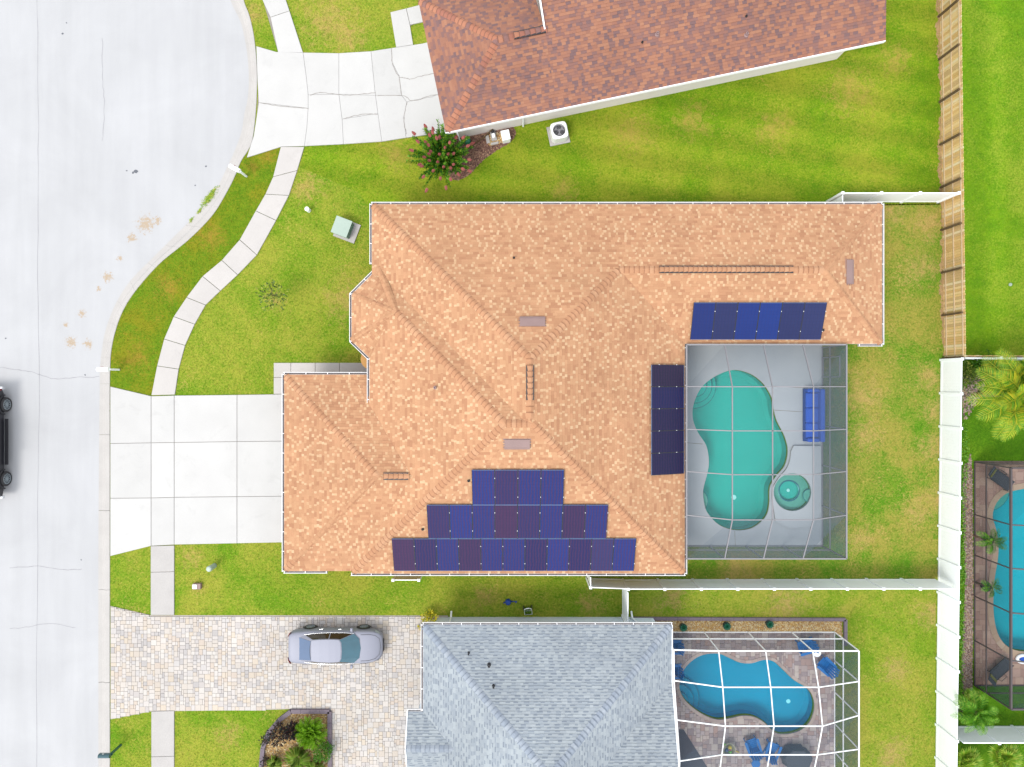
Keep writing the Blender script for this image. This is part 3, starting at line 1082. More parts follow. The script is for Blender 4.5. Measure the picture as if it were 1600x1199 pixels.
class Plane:
    def __init__(s, nx, ny, c, pitch, z0=EAVE, shingle=True):
        s.nx, s.ny, s.c, s.pitch, s.z0, s.shingle = nx, ny, c, pitch, z0, shingle

    def abc(s):
        return (s.pitch * s.nx, s.pitch * s.ny, s.pitch * s.c + s.z0)


def edge(pt, n, pitch, z0=EAVE, shingle=True):
    l = math.hypot(*n)
    nx, ny = n[0] / l, n[1] / l
    return Plane(nx, ny, -(nx * pt[0] + ny * pt[1]), pitch, z0, shingle)


def rect(xw, yn, xe, ys, pw=SLOPE, pn=SLOPE, pe=SLOPE, ps=SLOPE):
    w, s = U(xw, ys)
    e, n = U(xe, yn)
    return [edge((w, s), (1, 0), pw), edge((w, n), (0, -1), pn), edge((e, s), (-1, 0), pe), edge((w, s), (0, 1), ps)]


def roof_faces(comps, cuts=()):
    """Visible pieces of every plane in the union of hip roofs: [(plane, [convex polygons])]."""
    res = []
    big = [(-90, -90), (90, -90), (90, 90), (-90, 90)]
    for k, comp in enumerate(comps):
        outline = big
        for p in comp:
            outline = clip(outline, p.nx, p.ny, p.c)
        for pl in comp:
            if pl.pitch is None:
                continue
            a, b, c = pl.abc()
            poly = outline
            for o in comp:
                if o is pl or o.pitch is None:
                    continue
                oa, ob, oc = o.abc()
                poly = clip(poly, oa - a, ob - b, oc - c)
            if len(poly) < 3:
                continue
            polys = [poly]
            for m, other in enumerate(comps):
                if m == k:
                    continue
                hps, dead = [], False
                for o in other:
                    hps.append((o.nx, o.ny, o.c))
                    if o.pitch is None:
                        continue
                    oa, ob, oc = o.abc()
                    da, db, dc = oa - a, ob - b, oc - c
                    if abs(da) < 1e-7 and abs(db) < 1e-7:
                        if dc > 1e-5 or (abs(dc) <= 1e-5 and m < k):
                            continue
                        dead = True
                        break
                    hps.append((da, db, dc))
                if dead:
                    continue
                polys = [q for p in polys for q in subtract(p, hps)]
            for cut in cuts:
                if cut[0] == k:
                    polys = [q for p in polys for q in subtract(p, cut[1])]
            polys = [p for p in polys if abs(area(p)) > 1e-4]
            if polys:
                res.append((pl, polys))
    return res


def zfun(comps):
    def f(x, y):
        best = None
        for comp in comps:
            if all(p.nx * x + p.ny * y + p.c >= -1e-6 for p in comp):
                z = min(p.abc()[0] * x + p.abc()[1] * y + p.abc()[2] for p in comp if p.pitch is not None)
                best = z if best is None else max(best, z)
        return best if best is not None else EAVE
    return f


def shingle_field(faces, wmin, wmax, accent=(0.3, .1, .16), dash=0.0, ex=0.143, lift=0.012, lim=(-31, -34, 31, 34)):
    mb = MB()
    for pl, polys in faces:
        if not pl.shingle:
            continue
        a, b, c = pl.abc()
        gx, gy = pl.nx, pl.ny
        exx, exy = -gy, gx
        exd = ex / math.sqrt(1 + pl.pitch ** 2)
        boxes = []
        for p in polys:
            ds = [gx * x + gy * y + pl.c for x, y in p]
            ss = [exx * x + exy * y for x, y in p]
            boxes.append((min(ds), max(ds), min(ss), max(ss), p if area(p) > 0 else p[::-1]))
        d0, d1 = min(q[0] for q in boxes), max(q[1] for q in boxes)
        for i in range(int(d0 / exd) - 1, int(d1 / exd) + 1):
            da, db = i * exd, (i + 1) * exd
            row = [q for q in boxes if q[1] > da and q[0] < db]
            if not row:
                continue
            s, s1 = min(q[2] for q in row) - random.uniform(0, wmax), max(q[3] for q in row)
            odd = False
            while s < s1:
                odd = not odd and random.random() < accent[0]
                w = random.uniform(accent[1], accent[2]) if odd else random.uniform(wmin, wmax)
                t = s + w
                quad = [(exx * u + gx * (d - pl.c), exy * u + gy * (d - pl.c)) for u, d in ((s, da), (t, da), (t, db), (s, db))]
                if area(quad) < 0:
                    quad = quad[::-1]
                mx = quad[0]
                if lim[0] < mx[0] < lim[2] and lim[1] < mx[1] < lim[3]:
                    h = lift + (random.random() < 0.45) * lift * 0.8
                    for q in row:
                        if q[3] < s or q[2] > t:
                            continue
                        r = quad
                        P_ = q[4]
                        n = len(P_)
                        for j in range(n):
                            (x1, y1), (x2, y2) = P_[j], P_[(j + 1) % n]
                            na, nb = -(y2 - y1), x2 - x1
                            nc = -(na * x1 + nb * y1)
                            if all(na * x + nb * y + nc >= 0 for x, y in r):
                                continue
                            r = clip(r, na, nb, nc)
                            if len(r) < 3:
                                break
                        if len(r) < 3 or abs(area(r)) < 1e-5:
                            continue
                        if odd and dash:                 # shadow of a thick tab, painted as a dark line along its butt
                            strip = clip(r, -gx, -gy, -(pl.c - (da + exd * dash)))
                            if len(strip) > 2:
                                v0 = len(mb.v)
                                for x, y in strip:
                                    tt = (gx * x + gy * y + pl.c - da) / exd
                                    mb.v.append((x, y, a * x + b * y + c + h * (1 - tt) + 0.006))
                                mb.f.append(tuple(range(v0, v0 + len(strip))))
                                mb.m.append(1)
                        base = len(mb.v)
                        low = []
                        for x, y in r:
                            d = gx * x + gy * y + pl.c
                            tt = (d - da) / exd
                            mb.v.append((x, y, a * x + b * y + c + h * (1 - tt) + 0.003))
                            low.append(tt < 0.01)
                        m = len(r)
                        mb.f.append(tuple(range(base, base + m)))
                        mb.m.append(int(odd and not dash))
                        for j in range(m):
                            k = (j + 1) % m
                            if low[j] and low[k]:
                                v = len(mb.v)
                                for w_ in (j, k):
                                    x, y, z = mb.v[base + w_]
                                    mb.v.append((x, y, z - h - 0.003))
                                mb.f.append((base + j, v, v + 1, base + k))
                                mb.m.append(int(odd and not dash))
                s = t
    return mb


def cap_mesh(name, mat_, drop, edge_shade, L=0.30, hw=0.185):
    """A bent ridge shingle; +x runs up the ridge."""
    b = MB()
    rows = []
    for x, lift in ((0, 0.05), (L, 0.006)):
        el = lift * 0.35 - 0.012
        rows.append([(x, -hw, -drop * hw + el), (x, -hw * 0.25, -drop * hw * 0.22 + lift), (x, hw * 0.25, -drop * hw * 0.22 + lift), (x, hw, -drop * hw + el)])
    for j in range(3):
        b.face([rows[0][j], rows[1][j], rows[1][j + 1], rows[0][j + 1]])
    for j in range(3):
        p, q = rows[0][j], rows[0][j + 1]
        b.face([p, q, (q[0], q[1], q[2] - 0.05), (p[0], p[1], p[2] - 0.05)])
    for j in range(3):                       # tar edge and its shadow line, painted dark along the butt
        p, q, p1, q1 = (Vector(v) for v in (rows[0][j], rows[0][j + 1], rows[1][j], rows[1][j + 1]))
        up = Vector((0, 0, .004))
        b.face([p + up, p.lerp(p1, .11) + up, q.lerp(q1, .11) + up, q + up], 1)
    return b.mesh(name, [mat_, edge_shade])


def add_caps(lines, parent, mat_, more=None, edge_shade=None, step=0.235, limit=300):
    """lines: (p, q, kind) with 3-D ends, p the lower one."""
    wp = Vector(worldpos(parent))
    meshes = {'hip': cap_mesh('ridge_cap', mat_, SLOPE / 1.414, edge_shade), 'ridge': cap_mesh('ridge_cap', mat_, SLOPE, edge_shade)}
    n = 0
    rest = MB()
    for p, q, kind in lines:
        p, q = Vector(p), Vector(q)
        d = q - p
        L = d.length
        ang = math.atan2(d.y, d.x)
        pit = -math.asin(d.z / L)
        lift = 0.02 if kind != 'vent' else 0.075
        me = meshes['hip' if kind == 'hip' else 'ridge']
        m = int(L / step)
        for i in range(m):
            c = p + d * (i / m) + Vector((0, 0, lift)) - wp
            if n < limit:
                inst('ridge_cap', me, parent, c, (0, pit, ang + random.uniform(-0.02, 0.02)))
                n += 1
            else:
                T = Matrix.Translation(c + wp) @ Matrix.Rotation(ang, 4, 'Z') @ Matrix.Rotation(pit, 4, 'Y')
                rest.raw([T @ v.co for v in me.vertices], [tuple(f.vertices) for f in me.polygons])
    if rest.v:
        rest.build('small_ridge_caps', more, parent, kind='stuff')


def slope_prism(mb, pl, poly, thick=0.17, dz=-0.012):
    if area(poly) < 0:
        poly = poly[::-1]
    a, b, c = pl.abc()
    n = len(poly)
    k = len(mb.v)
    mb.v += [(x, y, a * x + b * y + c + dz) for x, y in poly] + [(x, y, a * x + b * y + c + dz - thick) for x, y in poly]
    mb.f.append(tuple(k + i for i in range(n)))
    mb.m.append(0)
    for i in range(n):
        j = (i + 1) % n
        mb.f.append((k + i, k + n + i, k + n + j, k + j))
        mb.m.append(1)
    mb.f.append(tuple(k + n + i for i in reversed(range(n))))
    mb.m.append(1)


def build_roof(house, comps, cuts, mats, lines, wmin, wmax, extra=(), accent=(0.3, .1, .16), dash=0.0):
    faces = roof_faces(comps, cuts) + list(extra)
    mb = MB()
    for pl, polys in faces:
        for p in polys:
            slope_prism(mb, pl, p)
    roof = mb.build('roof', [M[mats[0]], M['white_metal']], house)
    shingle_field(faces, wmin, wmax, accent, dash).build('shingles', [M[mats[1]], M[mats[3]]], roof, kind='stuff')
    add_caps(lines, roof, M[mats[2]], M[mats[1]], M[{'underlay': 'edge_shade_tan', 'underlay_brown': 'edge_shade_brown', 'underlay_grey': 'edge_shade_grey'}[mats[0]]])
    return roof


def gutter(house, pts, z=EAVE, out=None, mat_='gutter', strap=0.95):
    """Open trough hung along an eave; pts are plan points with the outside on the left."""
    mb = MB()
    for p, q in zip(pts[:-1], pts[1:]):
        p, q = Vector(p), Vector(q)
        d = (q - p).normalized()
        nrm = Vector((-d.y, d.x))
        w, h = 0.125, 0.11
        zt = z - 0.01

        def at(v, o, zz):
            return (v.x + nrm.x * o, v.y + nrm.y * o, zz)
        q2 = q + d * 0.05
        p2 = p - d * 0.05
        for o0, o1, z0, z1, m in ((0.004, w, zt - h, zt - h + 0.012, 1), (w - 0.024, w, zt - h, zt + 0.004, 0), (0.004, 0.016, zt - h, zt - 0.012, 0)):
            pr = [at(p2, o0, 0), at(q2, o0, 0), at(q2, o1, 0), at(p2, o1, 0)]
            mb.prism([(x[0], x[1]) for x in pr], z0, z1, m)
        L = (q - p).length
        k = max(1, int(L / strap))
        for i in range(k + 1):
            c = p + d * (L * i / k)
            mb.box((c.x + nrm.x * 0.03, c.y + nrm.y * 0.03, zt + 0.004), (0.035, 0.15, 0.012), math.atan2(d.y, d.x))
    return mb.build('gutter', [M[mat_], M['silt']], house)


def roof_vent(house, px, py, w, l, zf, ang=0.0, slope_dir=(0, -1), name='roof_vent'):
    """Low hooded off-ridge vent lying on the slope."""
    x, y = P(px, py, 5)
    for _ in range(6):
        x, y = P(px, py, zf(x, y) + 0.08)
    z = zf(x, y)
    gx, gy = slope_dir
    k = zf(x + gx * 0.1, y + gy * 0.1) - z
    tilt = math.atan(-k / 0.1)
    Mx = Matrix.Rotation(math.atan2(gy, gx), 3, 'Z') @ Matrix.Rotation(tilt, 3, 'Y')
    b = MB()
    prof = [(-l / 2, 0), (-l / 2, 0.05), (l / 2 - 0.12, 0.12), (l / 2, 0.10), (l / 2, 0.0)]
    vs = [Mx @ Vector((u, s * w / 2, v)) + Vector((x, y, z)) for s in (-1, 1) for u, v in prof]
    n = len(prof)
    b.raw(vs, [tuple(range(n))[::-1], tuple(range(n, 2 * n))] + [(i, (i + 1) % n, n + (i + 1) % n, n + i) for i in range(n)])
    c = Mx @ Vector((0, 0, 0.006)) + Vector((x, y, z))
    b.box(c, (l + 0.12, w + 0.12, 0.006), rot=Mx)
    b.build(name, M['vent'], house)


def vent_pipe(house, px, py, zf, m='pipe', r=0.06, h=0.28):
    x, y = P(px, py, 5)
    for _ in range(6):
        x, y = P(px, py, zf(x, y) + h)
    z = zf(x, y)
    b = MB()
    b.lathe([(r * 1.7, -0.06), (r * 1.5, 0.03), (r, 0.07), (r, h), (r * 0.7, h), (r * 0.7, h - 0.06)], (x, y, z), 12)
    b.build('vent_pipe', M[m], house)


def walls(house, poly, m, z1=EAVE - 0.15, openings=()):
    mb = MB()
    if area(poly) < 0:
        poly = poly[::-1]
    mb.prism(poly, 0.0, z1, bottom=False)
    return mb.build('wall', M[m], house)


def wall_window(house, c, w, h, n, name='window', m='window'):
    """Window set proud in a wall; n is the outward normal."""
    b = MB()
    ang = math.atan2(n[1], n[0]) + math.pi / 2
    b.box((c[0] + n[0] * 0.02, c[1] + n[1] * 0.02, c[2]), (w, 0.03, h), ang, 0)
    f = b.build(name, M[m], house)
    b = MB()
    t = Vector((-n[1], n[0], 0))
    for s in (-1, 1):
        b.box((c[0] + t.x * s * w / 2 + n[0] * 0.03, c[1] + t.y * s * w / 2 + n[1] * 0.03, c[2]), (0.08, 0.08, h + 0.08), ang)
        b.box((c[0] + n[0] * 0.03, c[1] + n[1] * 0.03, c[2] + s * h / 2), (w - 0.09, 0.08, 0.08), ang)
    b.build('frame', M['white_metal'], f)


# ------------------------------------------------------------------ the main house
CX, CY = U(20, 60)
house = empty('main_house', (CX, CY, 0), 'large house with a light tan shingle hip roof and blue solar panels', 'house')
A1 = rect(-203.6, -260.4, 251, 276)
A2 = rect(0, -260.4, 537.5, -57.7, pw=None)
C_ = rect(-233, -170, 251, 276)
ch = edge(U(-229, -133), (1, -1), SLOPE)       # chamfered corner of the bay
C_.append(ch)
D_ = rect(-331, -13, 60, 272.5, 0.27, 0.27, None, 0.27)
# A1 lies on the same south and east planes as C, so the union keeps only one of them
comps = [A1, A2, C_, D_]
E1, E2, APX = U(-233, -62), U(-205, -35), U(-172, -97)


def hp(p, q):
    """Half plane left of p->q."""
    a, b = -(q[1] - p[1]), q[0] - p[0]
    return (a, b, -(a * p[0] + b * p[1]))


tri = [E1, E2, APX] if area([E1, E2, APX]) > 0 else [E1, APX, E2]
cutT = [hp(tri[i], tri[(i + 1) % 3]) for i in range(3)]
recess = [(-1, 0, U(-205, 0)[0]), hp(*( (E1, E2) if hp(E1, E2)[0] * U(-260, 0)[0] + hp(E1, E2)[1] * U(0, 40)[1] + hp(E1, E2)[2] > 0 else (E2, E1))),
          (0, 1, -U(0, 100)[1])]
# little south-west facet of the bay
d_ = Vector((E2[0] - E1[0], E2[1] - E1[1]))
nf = Vector((-d_.y, d_.x)).normalized()
if nf.dot(Vector(APX) - Vector(E1)) < 0:
    nf = -nf
dist = nf.dot(Vector(APX) - Vector(E1))
zap = C_[0].abc()[0] * APX[0] + C_[0].abc()[1] * APX[1] + C_[0].abc()[2]
facet = Plane(nf.x, nf.y, -(nf.x * E1[0] + nf.y * E1[1]), (zap - EAVE) / dist)
zf = zfun(comps)


def L3(a, b, kind):
    p, q = U(*a), U(*b)
    pz, qz = zf(p[0] + (q[0] - p[0]) * 1e-3, p[1] + (q[1] - p[1]) * 1e-3), zf(q[0] - (q[0] - p[0]) * 1e-3, q[1] - (q[1] - p[1]) * 1e-3)
    if pz > qz + 0.02:
        p, q, pz, qz = q, p, qz, pz
    return ((*p, pz), (*q, qz), kind)


lines = [L3((23.7, -24), (23.7, 22), 'vent'), L3((205, -159), (392, -159), 'vent'), L3((-180, 129.75), (-145, 129.75), 'vent'),
         L3((149, -159), (205, -159), 'ridge'), L3((392, -159), (434, -159), 'ridge'), L3((23.7, 22), (23.7, 46), 'ridge'), L3((23.7, -33), (23.7, -24), 'ridge'),
         L3((-8, 53), (26, 53), 'ridge'),
         L3((-202, -258.8), (23, -33.8), 'hip'), L3((148, -158), (25, -34), 'hip'), L3((249.5, 274.5), (28, 53), 'hip'),
         L3((-163.5, -100.5), (-11, 52), 'hip'), L3((-231, 274), (-11, 54), 'hip'),
         L3((-329, -11), (-189, 129), 'hip'), L3((-329, 270.5), (-189, 130.5), 'hip'),
         L3((536, -258.9), (437, -160), 'hip'), L3((536, -59.2), (437, -158), 'hip'),
         L3((-231, -130), (-164.5, -101), 'hip'), L3((-193, -168.5), (-164, -101.5), 'hip')]
lines.append(((*E1, EAVE + 0.02), (*APX, zap), 'hip'))
# under the cut-back eave by the entry the garage roof runs on
gap_poly = U(-240, -13), U(-200, -13), U(-200, 60), U(-240, 60)
gap_poly = list(gap_poly) if area(gap_poly) > 0 else list(gap_poly)[::-1]
dn = D_[1]
for h_ in recess:
    gap_poly = clip(gap_poly, *h_)
for o_ in C_:
    oa, ob, oc = o_.abc()
    da, db, dc = dn.abc()
    gap_poly = clip(gap_poly, oa - da, ob - db, oc - dc)
gap_face = [(dn, [gap_poly])] if len(gap_poly) > 2 and abs(area(gap_poly)) > 1e-3 else []
roof = build_roof(house, comps, [(2, cutT), (2, recess)], ('underlay', 'shingle_tan', 'cap_tan', 'shingle_tan_light'), lines, 0.14, 0.36, [(facet, [tri])] + gap_face, (0.42, .09, .16))
# raised ridge vents under the caps
for a, b in (((23.7, -24), (23.7, 22)), ((205, -159), (392, -159)), ((-180, 129.75), (-145, 129.75))):
    p, q = U(*a), U(*b)
    mb = MB()
    mb.bar((*p, zf(*p) + 0.0), (*q, zf(*q) + 0.0), 0.36, 0.07)
    mb.build('ridge_vent', M['dark'], roof)

NW, NE = U(-203.6, -260.4), U(537.5, -260.4)
gutter(house, [U(537.5, -260.4), U(-203.6, -260.4)][::-1])
gutter(house, [U(-203.6, -175), U(-203.6, -260.4)])
gutter(house, [U(537.5, -260.4), U(537.5, -57.7)])
gutter(house, [U(537.5, -57.7), U(505, -57.7)])
gutter(house, [E1, U(-233, -129.6)])
gutter(house, [U(-233, -129.6), U(-192.5, -170)])
gutter(house, [U(-192.5, -170), U(-180, -170)])
gutter(house, [E2, E1])
gutter(house, [U(-205, 52), U(-205, -35)], EAVE + 0.41)
gutter(house, [U(-331, 272.5), U(-331, -13)])
gutter(house, [U(-331, -13), U(-205, -13)])
gutter(house, [U(-270, 272.5), U(-331, 272.5)])
gutter(house, [U(251, 276), U(-233, 276)])
gutter(house, [U(251, -52), U(251, 276)])
for px, py, w, l, sd in ((832, 503, 1.2, 0.48, (0, 1)), (808, 694, 1.2, 0.48, (0, -1)), (1328, 425, 1.2, 0.42, (1, 0))):
    roof_vent(house, px, py, w, l, zf, 0, sd)
vent_pipe(house, 679, 606, zf)
vent_pipe(house, 803, 402, zf, 'dark', 0.04, 0.2)
vent_pipe(house, 1287, 516, zf, 'dark', 0.05, 0.15)
vent_pipe(house, 732, 752, zf, 'dark', 0.05, 0.15)
vent_pipe(house, 660, 828, zf, 'dark', 0.05, 0.15)
ins = 13
wl = [U(-203.6 + ins, -260.4 + ins), U(537.5 - ins, -260.4 + ins), U(537.5 - ins, -57.7 - ins), U(251 - ins, -57.7 - ins), U(251 - ins, 276 - ins),
      U(-233 + ins, 276 - ins), U(-233 + ins, 272.5 - ins), U(-331 + ins, 272.5 - ins), U(-331 + ins, -13 + ins), U(-190, -13 + ins), U(-190, -30),
      U(-214, -52), U(-219, -70), U(-219, -124), U(-190, -154)]
walls(house, wl, 'stucco_tan')
b = MB()
gx, gy = U(-331 + ins, 130)
for i in range(4):
    b.box((gx - 0.03, gy, 0.17 + 0.27 + i * 0.55), (0.05, 4.9, 0.53))
b.build('garage_door', M['white'], house)
b = MB()
b.lathe([(0.55, 0.1), (0.55, 2.5)], (*U(-206, -36), 0), 18)
b.build('porch_column', M['stucco_tan'], house)
wall_window(house, (*U(-219, -97), 1.5), 1.5, 1.4, (-1, 0))
wall_window(house, (*U(-190, -215), 1.5), 1.4, 1.4, (-1, 0))
for u in (60, 200, 380):
    wall_window(house, (*U(u, -260.4 + ins), 1.5), 1.2, 1.2, (0, 1))
for u in (-60, 120):
    wall_window(house, (*U(u, 276 - ins), 1.5), 1.2, 1.2, (0, -1))
wall_window(house, (*U(251 - ins, 60), 1.2), 3.4, 2.1, (1, 0), 'sliding_door')
wall_window(house, (*U(390, -57.7 - ins), 1.2), 2.6, 2.1, (0, -1), 'sliding_door')
wall_window(house, (*U(537.5 - ins, -160), 1.5), 1.5, 1.2, (1, 0))

# ------------------------------------------------------------------ solar panels, one by one
ORD = ['first', 'second', 'third', 'fourth', 'fifth', 'sixth', 'seventh', 'eighth', 'ninth', 'tenth', 'eleventh']
PW, PLEN = 31.5 / K - 0.012, 51.4 / K * math.sqrt(1 + SLOPE ** 2) - 0.015
b = MB()
b.box((0, 0, 0.006), (PW - 0.03, PLEN - 0.03, 0.012))
PANEL_ME = b.mesh('glass_face', M['solar'])
PANEL_BLUE = b.mesh('glass_face', M['solar_blue'])
PANEL_NAVY = b.mesh('glass_face', M['solar_navy'])
b = MB()
for s in (-1, 1):
    b.box((s * (PW / 2 - 0.009), 0, 0), (0.018, PLEN, 0.04))
    b.box((0, s * (PLEN / 2 - 0.009), 0), (PW - 0.036, 0.018, 0.04), 0, 1)
FRAME_ME = b.mesh('frame', [M['frame_black'], M['frame_end']])
b = MB()
for sy in (-0.27, 0.27):
    b.box((PW / 2 + 0.006, sy * PLEN, 0.018), (0.026, 0.036, 0.02))
CLIP_ME = b.mesh('clamp', M['clip'])
b = MB()
for sy in (-0.27, 0.27):
    b.box((0, sy * PLEN, -0.045), (PW, 0.04, 0.04))
RAIL_ME = b.mesh('rail', M['clip'])


def solar_panel(x, y, gdir, label, group, glass=None):
    """gdir: plan direction up the slope."""
    z = zf(x, y) + 0.13
    yaw = math.atan2(gdir[1], gdir[0]) - math.pi / 2
    Rm = Matrix.Rotation(yaw, 3, 'Z') @ Matrix.Rotation(math.atan(SLOPE), 3, 'X')
    o = empty('solar_panel', (x, y, z), label, 'solar panel', group)
    o.rotation_euler = Rm.to_euler()
    for nm, me in (('glass_face', glass or PANEL_ME), ('frame', FRAME_ME), ('clamp', CLIP_ME), ('rail', RAIL_ME)):
        inst(nm, me, o, (0, 0, 0.004 if nm == 'glass_face' else 0))


st = 31.5
for r, (x0, k, yc) in enumerate(((-170.5, 11, 245), (-118.5, 8, 193.5), (-55, 4, 142.5))):
    rn = ('bottom row above the lower gutter', 'middle row of the stepped array', 'short top row of the stepped array')[r]
    for i in range(k):
        p = U(x0 + st * (i + 0.5), yc)
        solar_panel(p[0], p[1], (0, 1), f'{ORD[i]} dark solar panel from the left in the {rn}', 'panels in the stepped array of three rows')
for i in range(6):
    p = U(257 + st * (i + 0.5), -89)
    solar_panel(p[0], p[1], (0, 1), f'{ORD[i]} bright blue panel from the left in the row above the pool cage', 'panels in the row above the pool cage', PANEL_BLUE)
for i in range(5):
    p = U(223, -27 + st * (i + 0.5))
    solar_panel(p[0], p[1], (-1, 0), f'{ORD[i]} navy panel from the top in the column beside the pool', 'panels in the column beside the pool', PANEL_NAVY)

# ------------------------------------------------------------------ the brown roofed house
ev, nv = Vector((0.9787, 0.205)), Vector((-0.205, 0.9787))
SWc = Vector(U(-96, -365))


def F(e, n):
    p = SWc + ev * (e / K) + nv * (n / K)
    return (p.x, p.y)


bh = empty('brown_house', (*F(330, 120), 0), 'house with a reddish brown shingle roof beside the north driveway', 'house')
W1 = [edge(F(0, 0), ev, SLOPE), edge(F(0, 0), nv, SLOPE), edge(F(0, 196), -nv, SLOPE), edge(F(280, 0), -ev, None)]
M_ = [edge(F(0, 0), nv, SLOPE), edge(F(165, 0), ev, None), edge(F(653, 0), -ev, None), edge(F(0, 460), -nv, SLOPE)]
bz = zfun([M_, W1])


def LB(a, b, kind):
    p, q = F(*a), F(*b)
    return ((*p, bz(p[0] + (q[0] - p[0]) * 1e-3, p[1] + (q[1] - p[1]) * 1e-3)), (*q, bz(q[0] - (q[0] - p[0]) * 1e-3, q[1] - (q[1] - p[1]) * 1e-3)), kind)


broof = build_roof(bh, [M_, W1], [], ('underlay_brown', 'shingle_brown', 'cap_brown', 'shingle_brown_dark'),
                   [LB((1.5, 1.5), (97, 97), 'hip'), LB((1.5, 194.5), (97, 99), 'hip'), LB((98, 98), (121, 98), 'ridge'), LB((121, 98), (167, 98), 'vent')], 0.16, 0.36, (), (0.45, .12, .34))
for (a, c) in (((165, 97.5), (165, 215)),):
    p, q = F(*a), F(*c)
    zb = lambda n: EAVE + SLOPE * n / K
    mb = MB()
    mb.bar((*p, zb(97.5) + 0.02), (*q, zb(215) + 0.02), 0.06, 0.22)
    mb.build('rake_board', M['white'], broof)
b = MB()
p, q = F(-1, -0.5), F(653, -0.5)
b.bar((*p, EAVE - 0.10), (*q, EAVE - 0.10), 0.05, 0.2)
b.build('fascia', M['white'], bh)
b = MB()
p, q = F(121, 98), F(166, 98)
b.bar((*p, bz(*p) - 0.02), (*q, bz(*q) - 0.02), 0.36, 0.10)
b.build('ridge_vent', M['dark'], broof)
wpoly = [F(14, 14), F(618, 14), F(618, 446), F(165 + 14, 446), F(165 + 14, 182), F(14, 182)]
walls(bh, wpoly, 'stucco')
b = MB()
zz = lambda n: EAVE + SLOPE * n / K - 0.2
for e in (618, 179):
    pts = [(*F(e, 14), EAVE - 0.2), (*F(e, 446), EAVE - 0.2), (*F(e, 446), zz(14)), (*F(e, 230), zz(230)), (*F(e, 14), zz(14))]
    off = [(x - ev.x * 0.15, y - ev.y * 0.15, z) for x, y, z in pts] if e == 618 else [(x + ev.x * 0.15, y + ev.y * 0.15, z) for x, y, z in pts]
    b.face(pts)
    b.face(off[::-1])
b.build('gable_wall', M['stucco'], bh)
b = MB()
for px, py in ((812, 195),):
    x, y = F(118, 13)
    b.tube([(x, y, 2.5), (x, y - 0.02, 1.2), (x + 0.02, y - 0.05, 0.15)], 0.045, 8)
    x, y = F(6, 3)
    b.tube([(x + .1, y - 0.02, 2.6), (x + 0.35, y + 0.05, 2.2), (x + 0.4, y + 0.12, 0.2)], 0.045, 8)
b.build('downspout', M['white'], bh)
b = MB()
x, y = F(14, 98)
for i in range(4):
    b.box((x - 0.03 * ev.x, y, 0.17 + 0.27 + i * 0.55), (0.05, 4.8, 0.53), math.atan2(ev.y, ev.x))
b.build('garage_door', M['white'], bh)
for px, py in ((1028, 51), (1168, 52)):
    vent_pipe(bh, px, py, bz, 'pipe', 0.075, 0.2)
vent_pipe(bh, 1004, 65, bz, 'dark', 0.04, 0.1)
vent_pipe(bh, 1167, 24, bz, 'dark', 0.04, 0.1)

# ------------------------------------------------------------------ the grey roofed house
gh = empty('grey_house', (*U(50, 520), 0), 'house with a pale blue grey shingle roof beside the paved driveway', 'house')
G1 = rect(-129, 351, 232, 880)
G2 = rect(-151.6, 477, 60, 567, pw=None, pe=None)
G3 = rect(40, 432, 232, 672, pw=None, pe=None)
gcomps = [G1, G2, G3]
gz = zfun(gcomps)


def LG(a, b, kind):
    p, q = U(*a), U(*b)
    return ((*p, gz(p[0] + (q[0] - p[0]) * 1e-3, p[1] + (q[1] - p[1]) * 1e-3)), (*q, gz(q[0] - (q[0] - p[0]) * 1e-3, q[1] - (q[1] - p[1]) * 1e-3)), kind)


groof = build_roof(gh, gcomps, [], ('underlay_grey', 'shingle_grey', 'cap_grey', 'shingle_grey_shadow'),
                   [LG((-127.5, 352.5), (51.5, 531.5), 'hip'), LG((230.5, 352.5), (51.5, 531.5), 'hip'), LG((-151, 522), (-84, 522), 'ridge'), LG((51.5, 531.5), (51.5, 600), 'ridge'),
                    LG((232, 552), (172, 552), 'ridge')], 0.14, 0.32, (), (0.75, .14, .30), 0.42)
gutter(gh, [U(-129, 351), U(232, 351)], EAVE)
gutter(gh, [U(-129, 475), U(-129, 351)], EAVE)
gutter(gh, [U(-151.6, 477), U(-100, 477)], EAVE)
b = MB()
for x0, ya, yb, zr in ((-151.6, 477, 522, 45), (-151.6, 567, 522, 45), (232, 432, 552, 120), (232, 672, 552, 120)):
    p, q = U(x0, ya), U(x0, yb)
    s = -0.02 if x0 < 0 else 0.02
    b.bar((p[0] + s, p[1], EAVE - 0.08), (q[0] + s, q[1], EAVE - 0.08 + SLOPE * zr / K), 0.05, 0.22)
p, q = U(232, 351), U(232, 432)
b.bar((p[0] + 0.03, p[1], EAVE - 0.08), (q[0] + 0.03, q[1], EAVE - 0.08), 0.05, 0.2)
b.build('rake_board', M['white'], groof)
walls(gh, [U(-129 + 13, 351 + 13), U(232 - 13, 351 + 13), U(232 - 13, 860), U(-116, 860), U(-116, 560), U(-140, 560), U(-140, 488), U(-116, 488)], 'stucco_blue')
b = MB()
for px, (a, c) in ((0, (705, 965)), (1, (987, 963))):
    x, y = P(a, c, 0.3)
    xt = x + (0.35 if px else 0.0)
    yw = U(0, 363)[1]
    b.tube([(xt, U(0, 352)[1], 2.62), (xt, yw + 0.05, 2.3), (x, yw + 0.05, 0.5), (x, yw + 0.3, 0.18)], 0.05, 8)
b.build('downspout', M['white'], gh)
b = MB()
x, y = U(-116, 426)
for i in range(4):
    b.box((x - 0.03, y, 0.44 + i * 0.55), (0.05, 3.6, 0.53))
b.build('garage_door', M['white'], gh)
wall_window(gh, (*U(219, 480), 1.2), 3.0, 2.1, (1, 0), 'sliding_door')
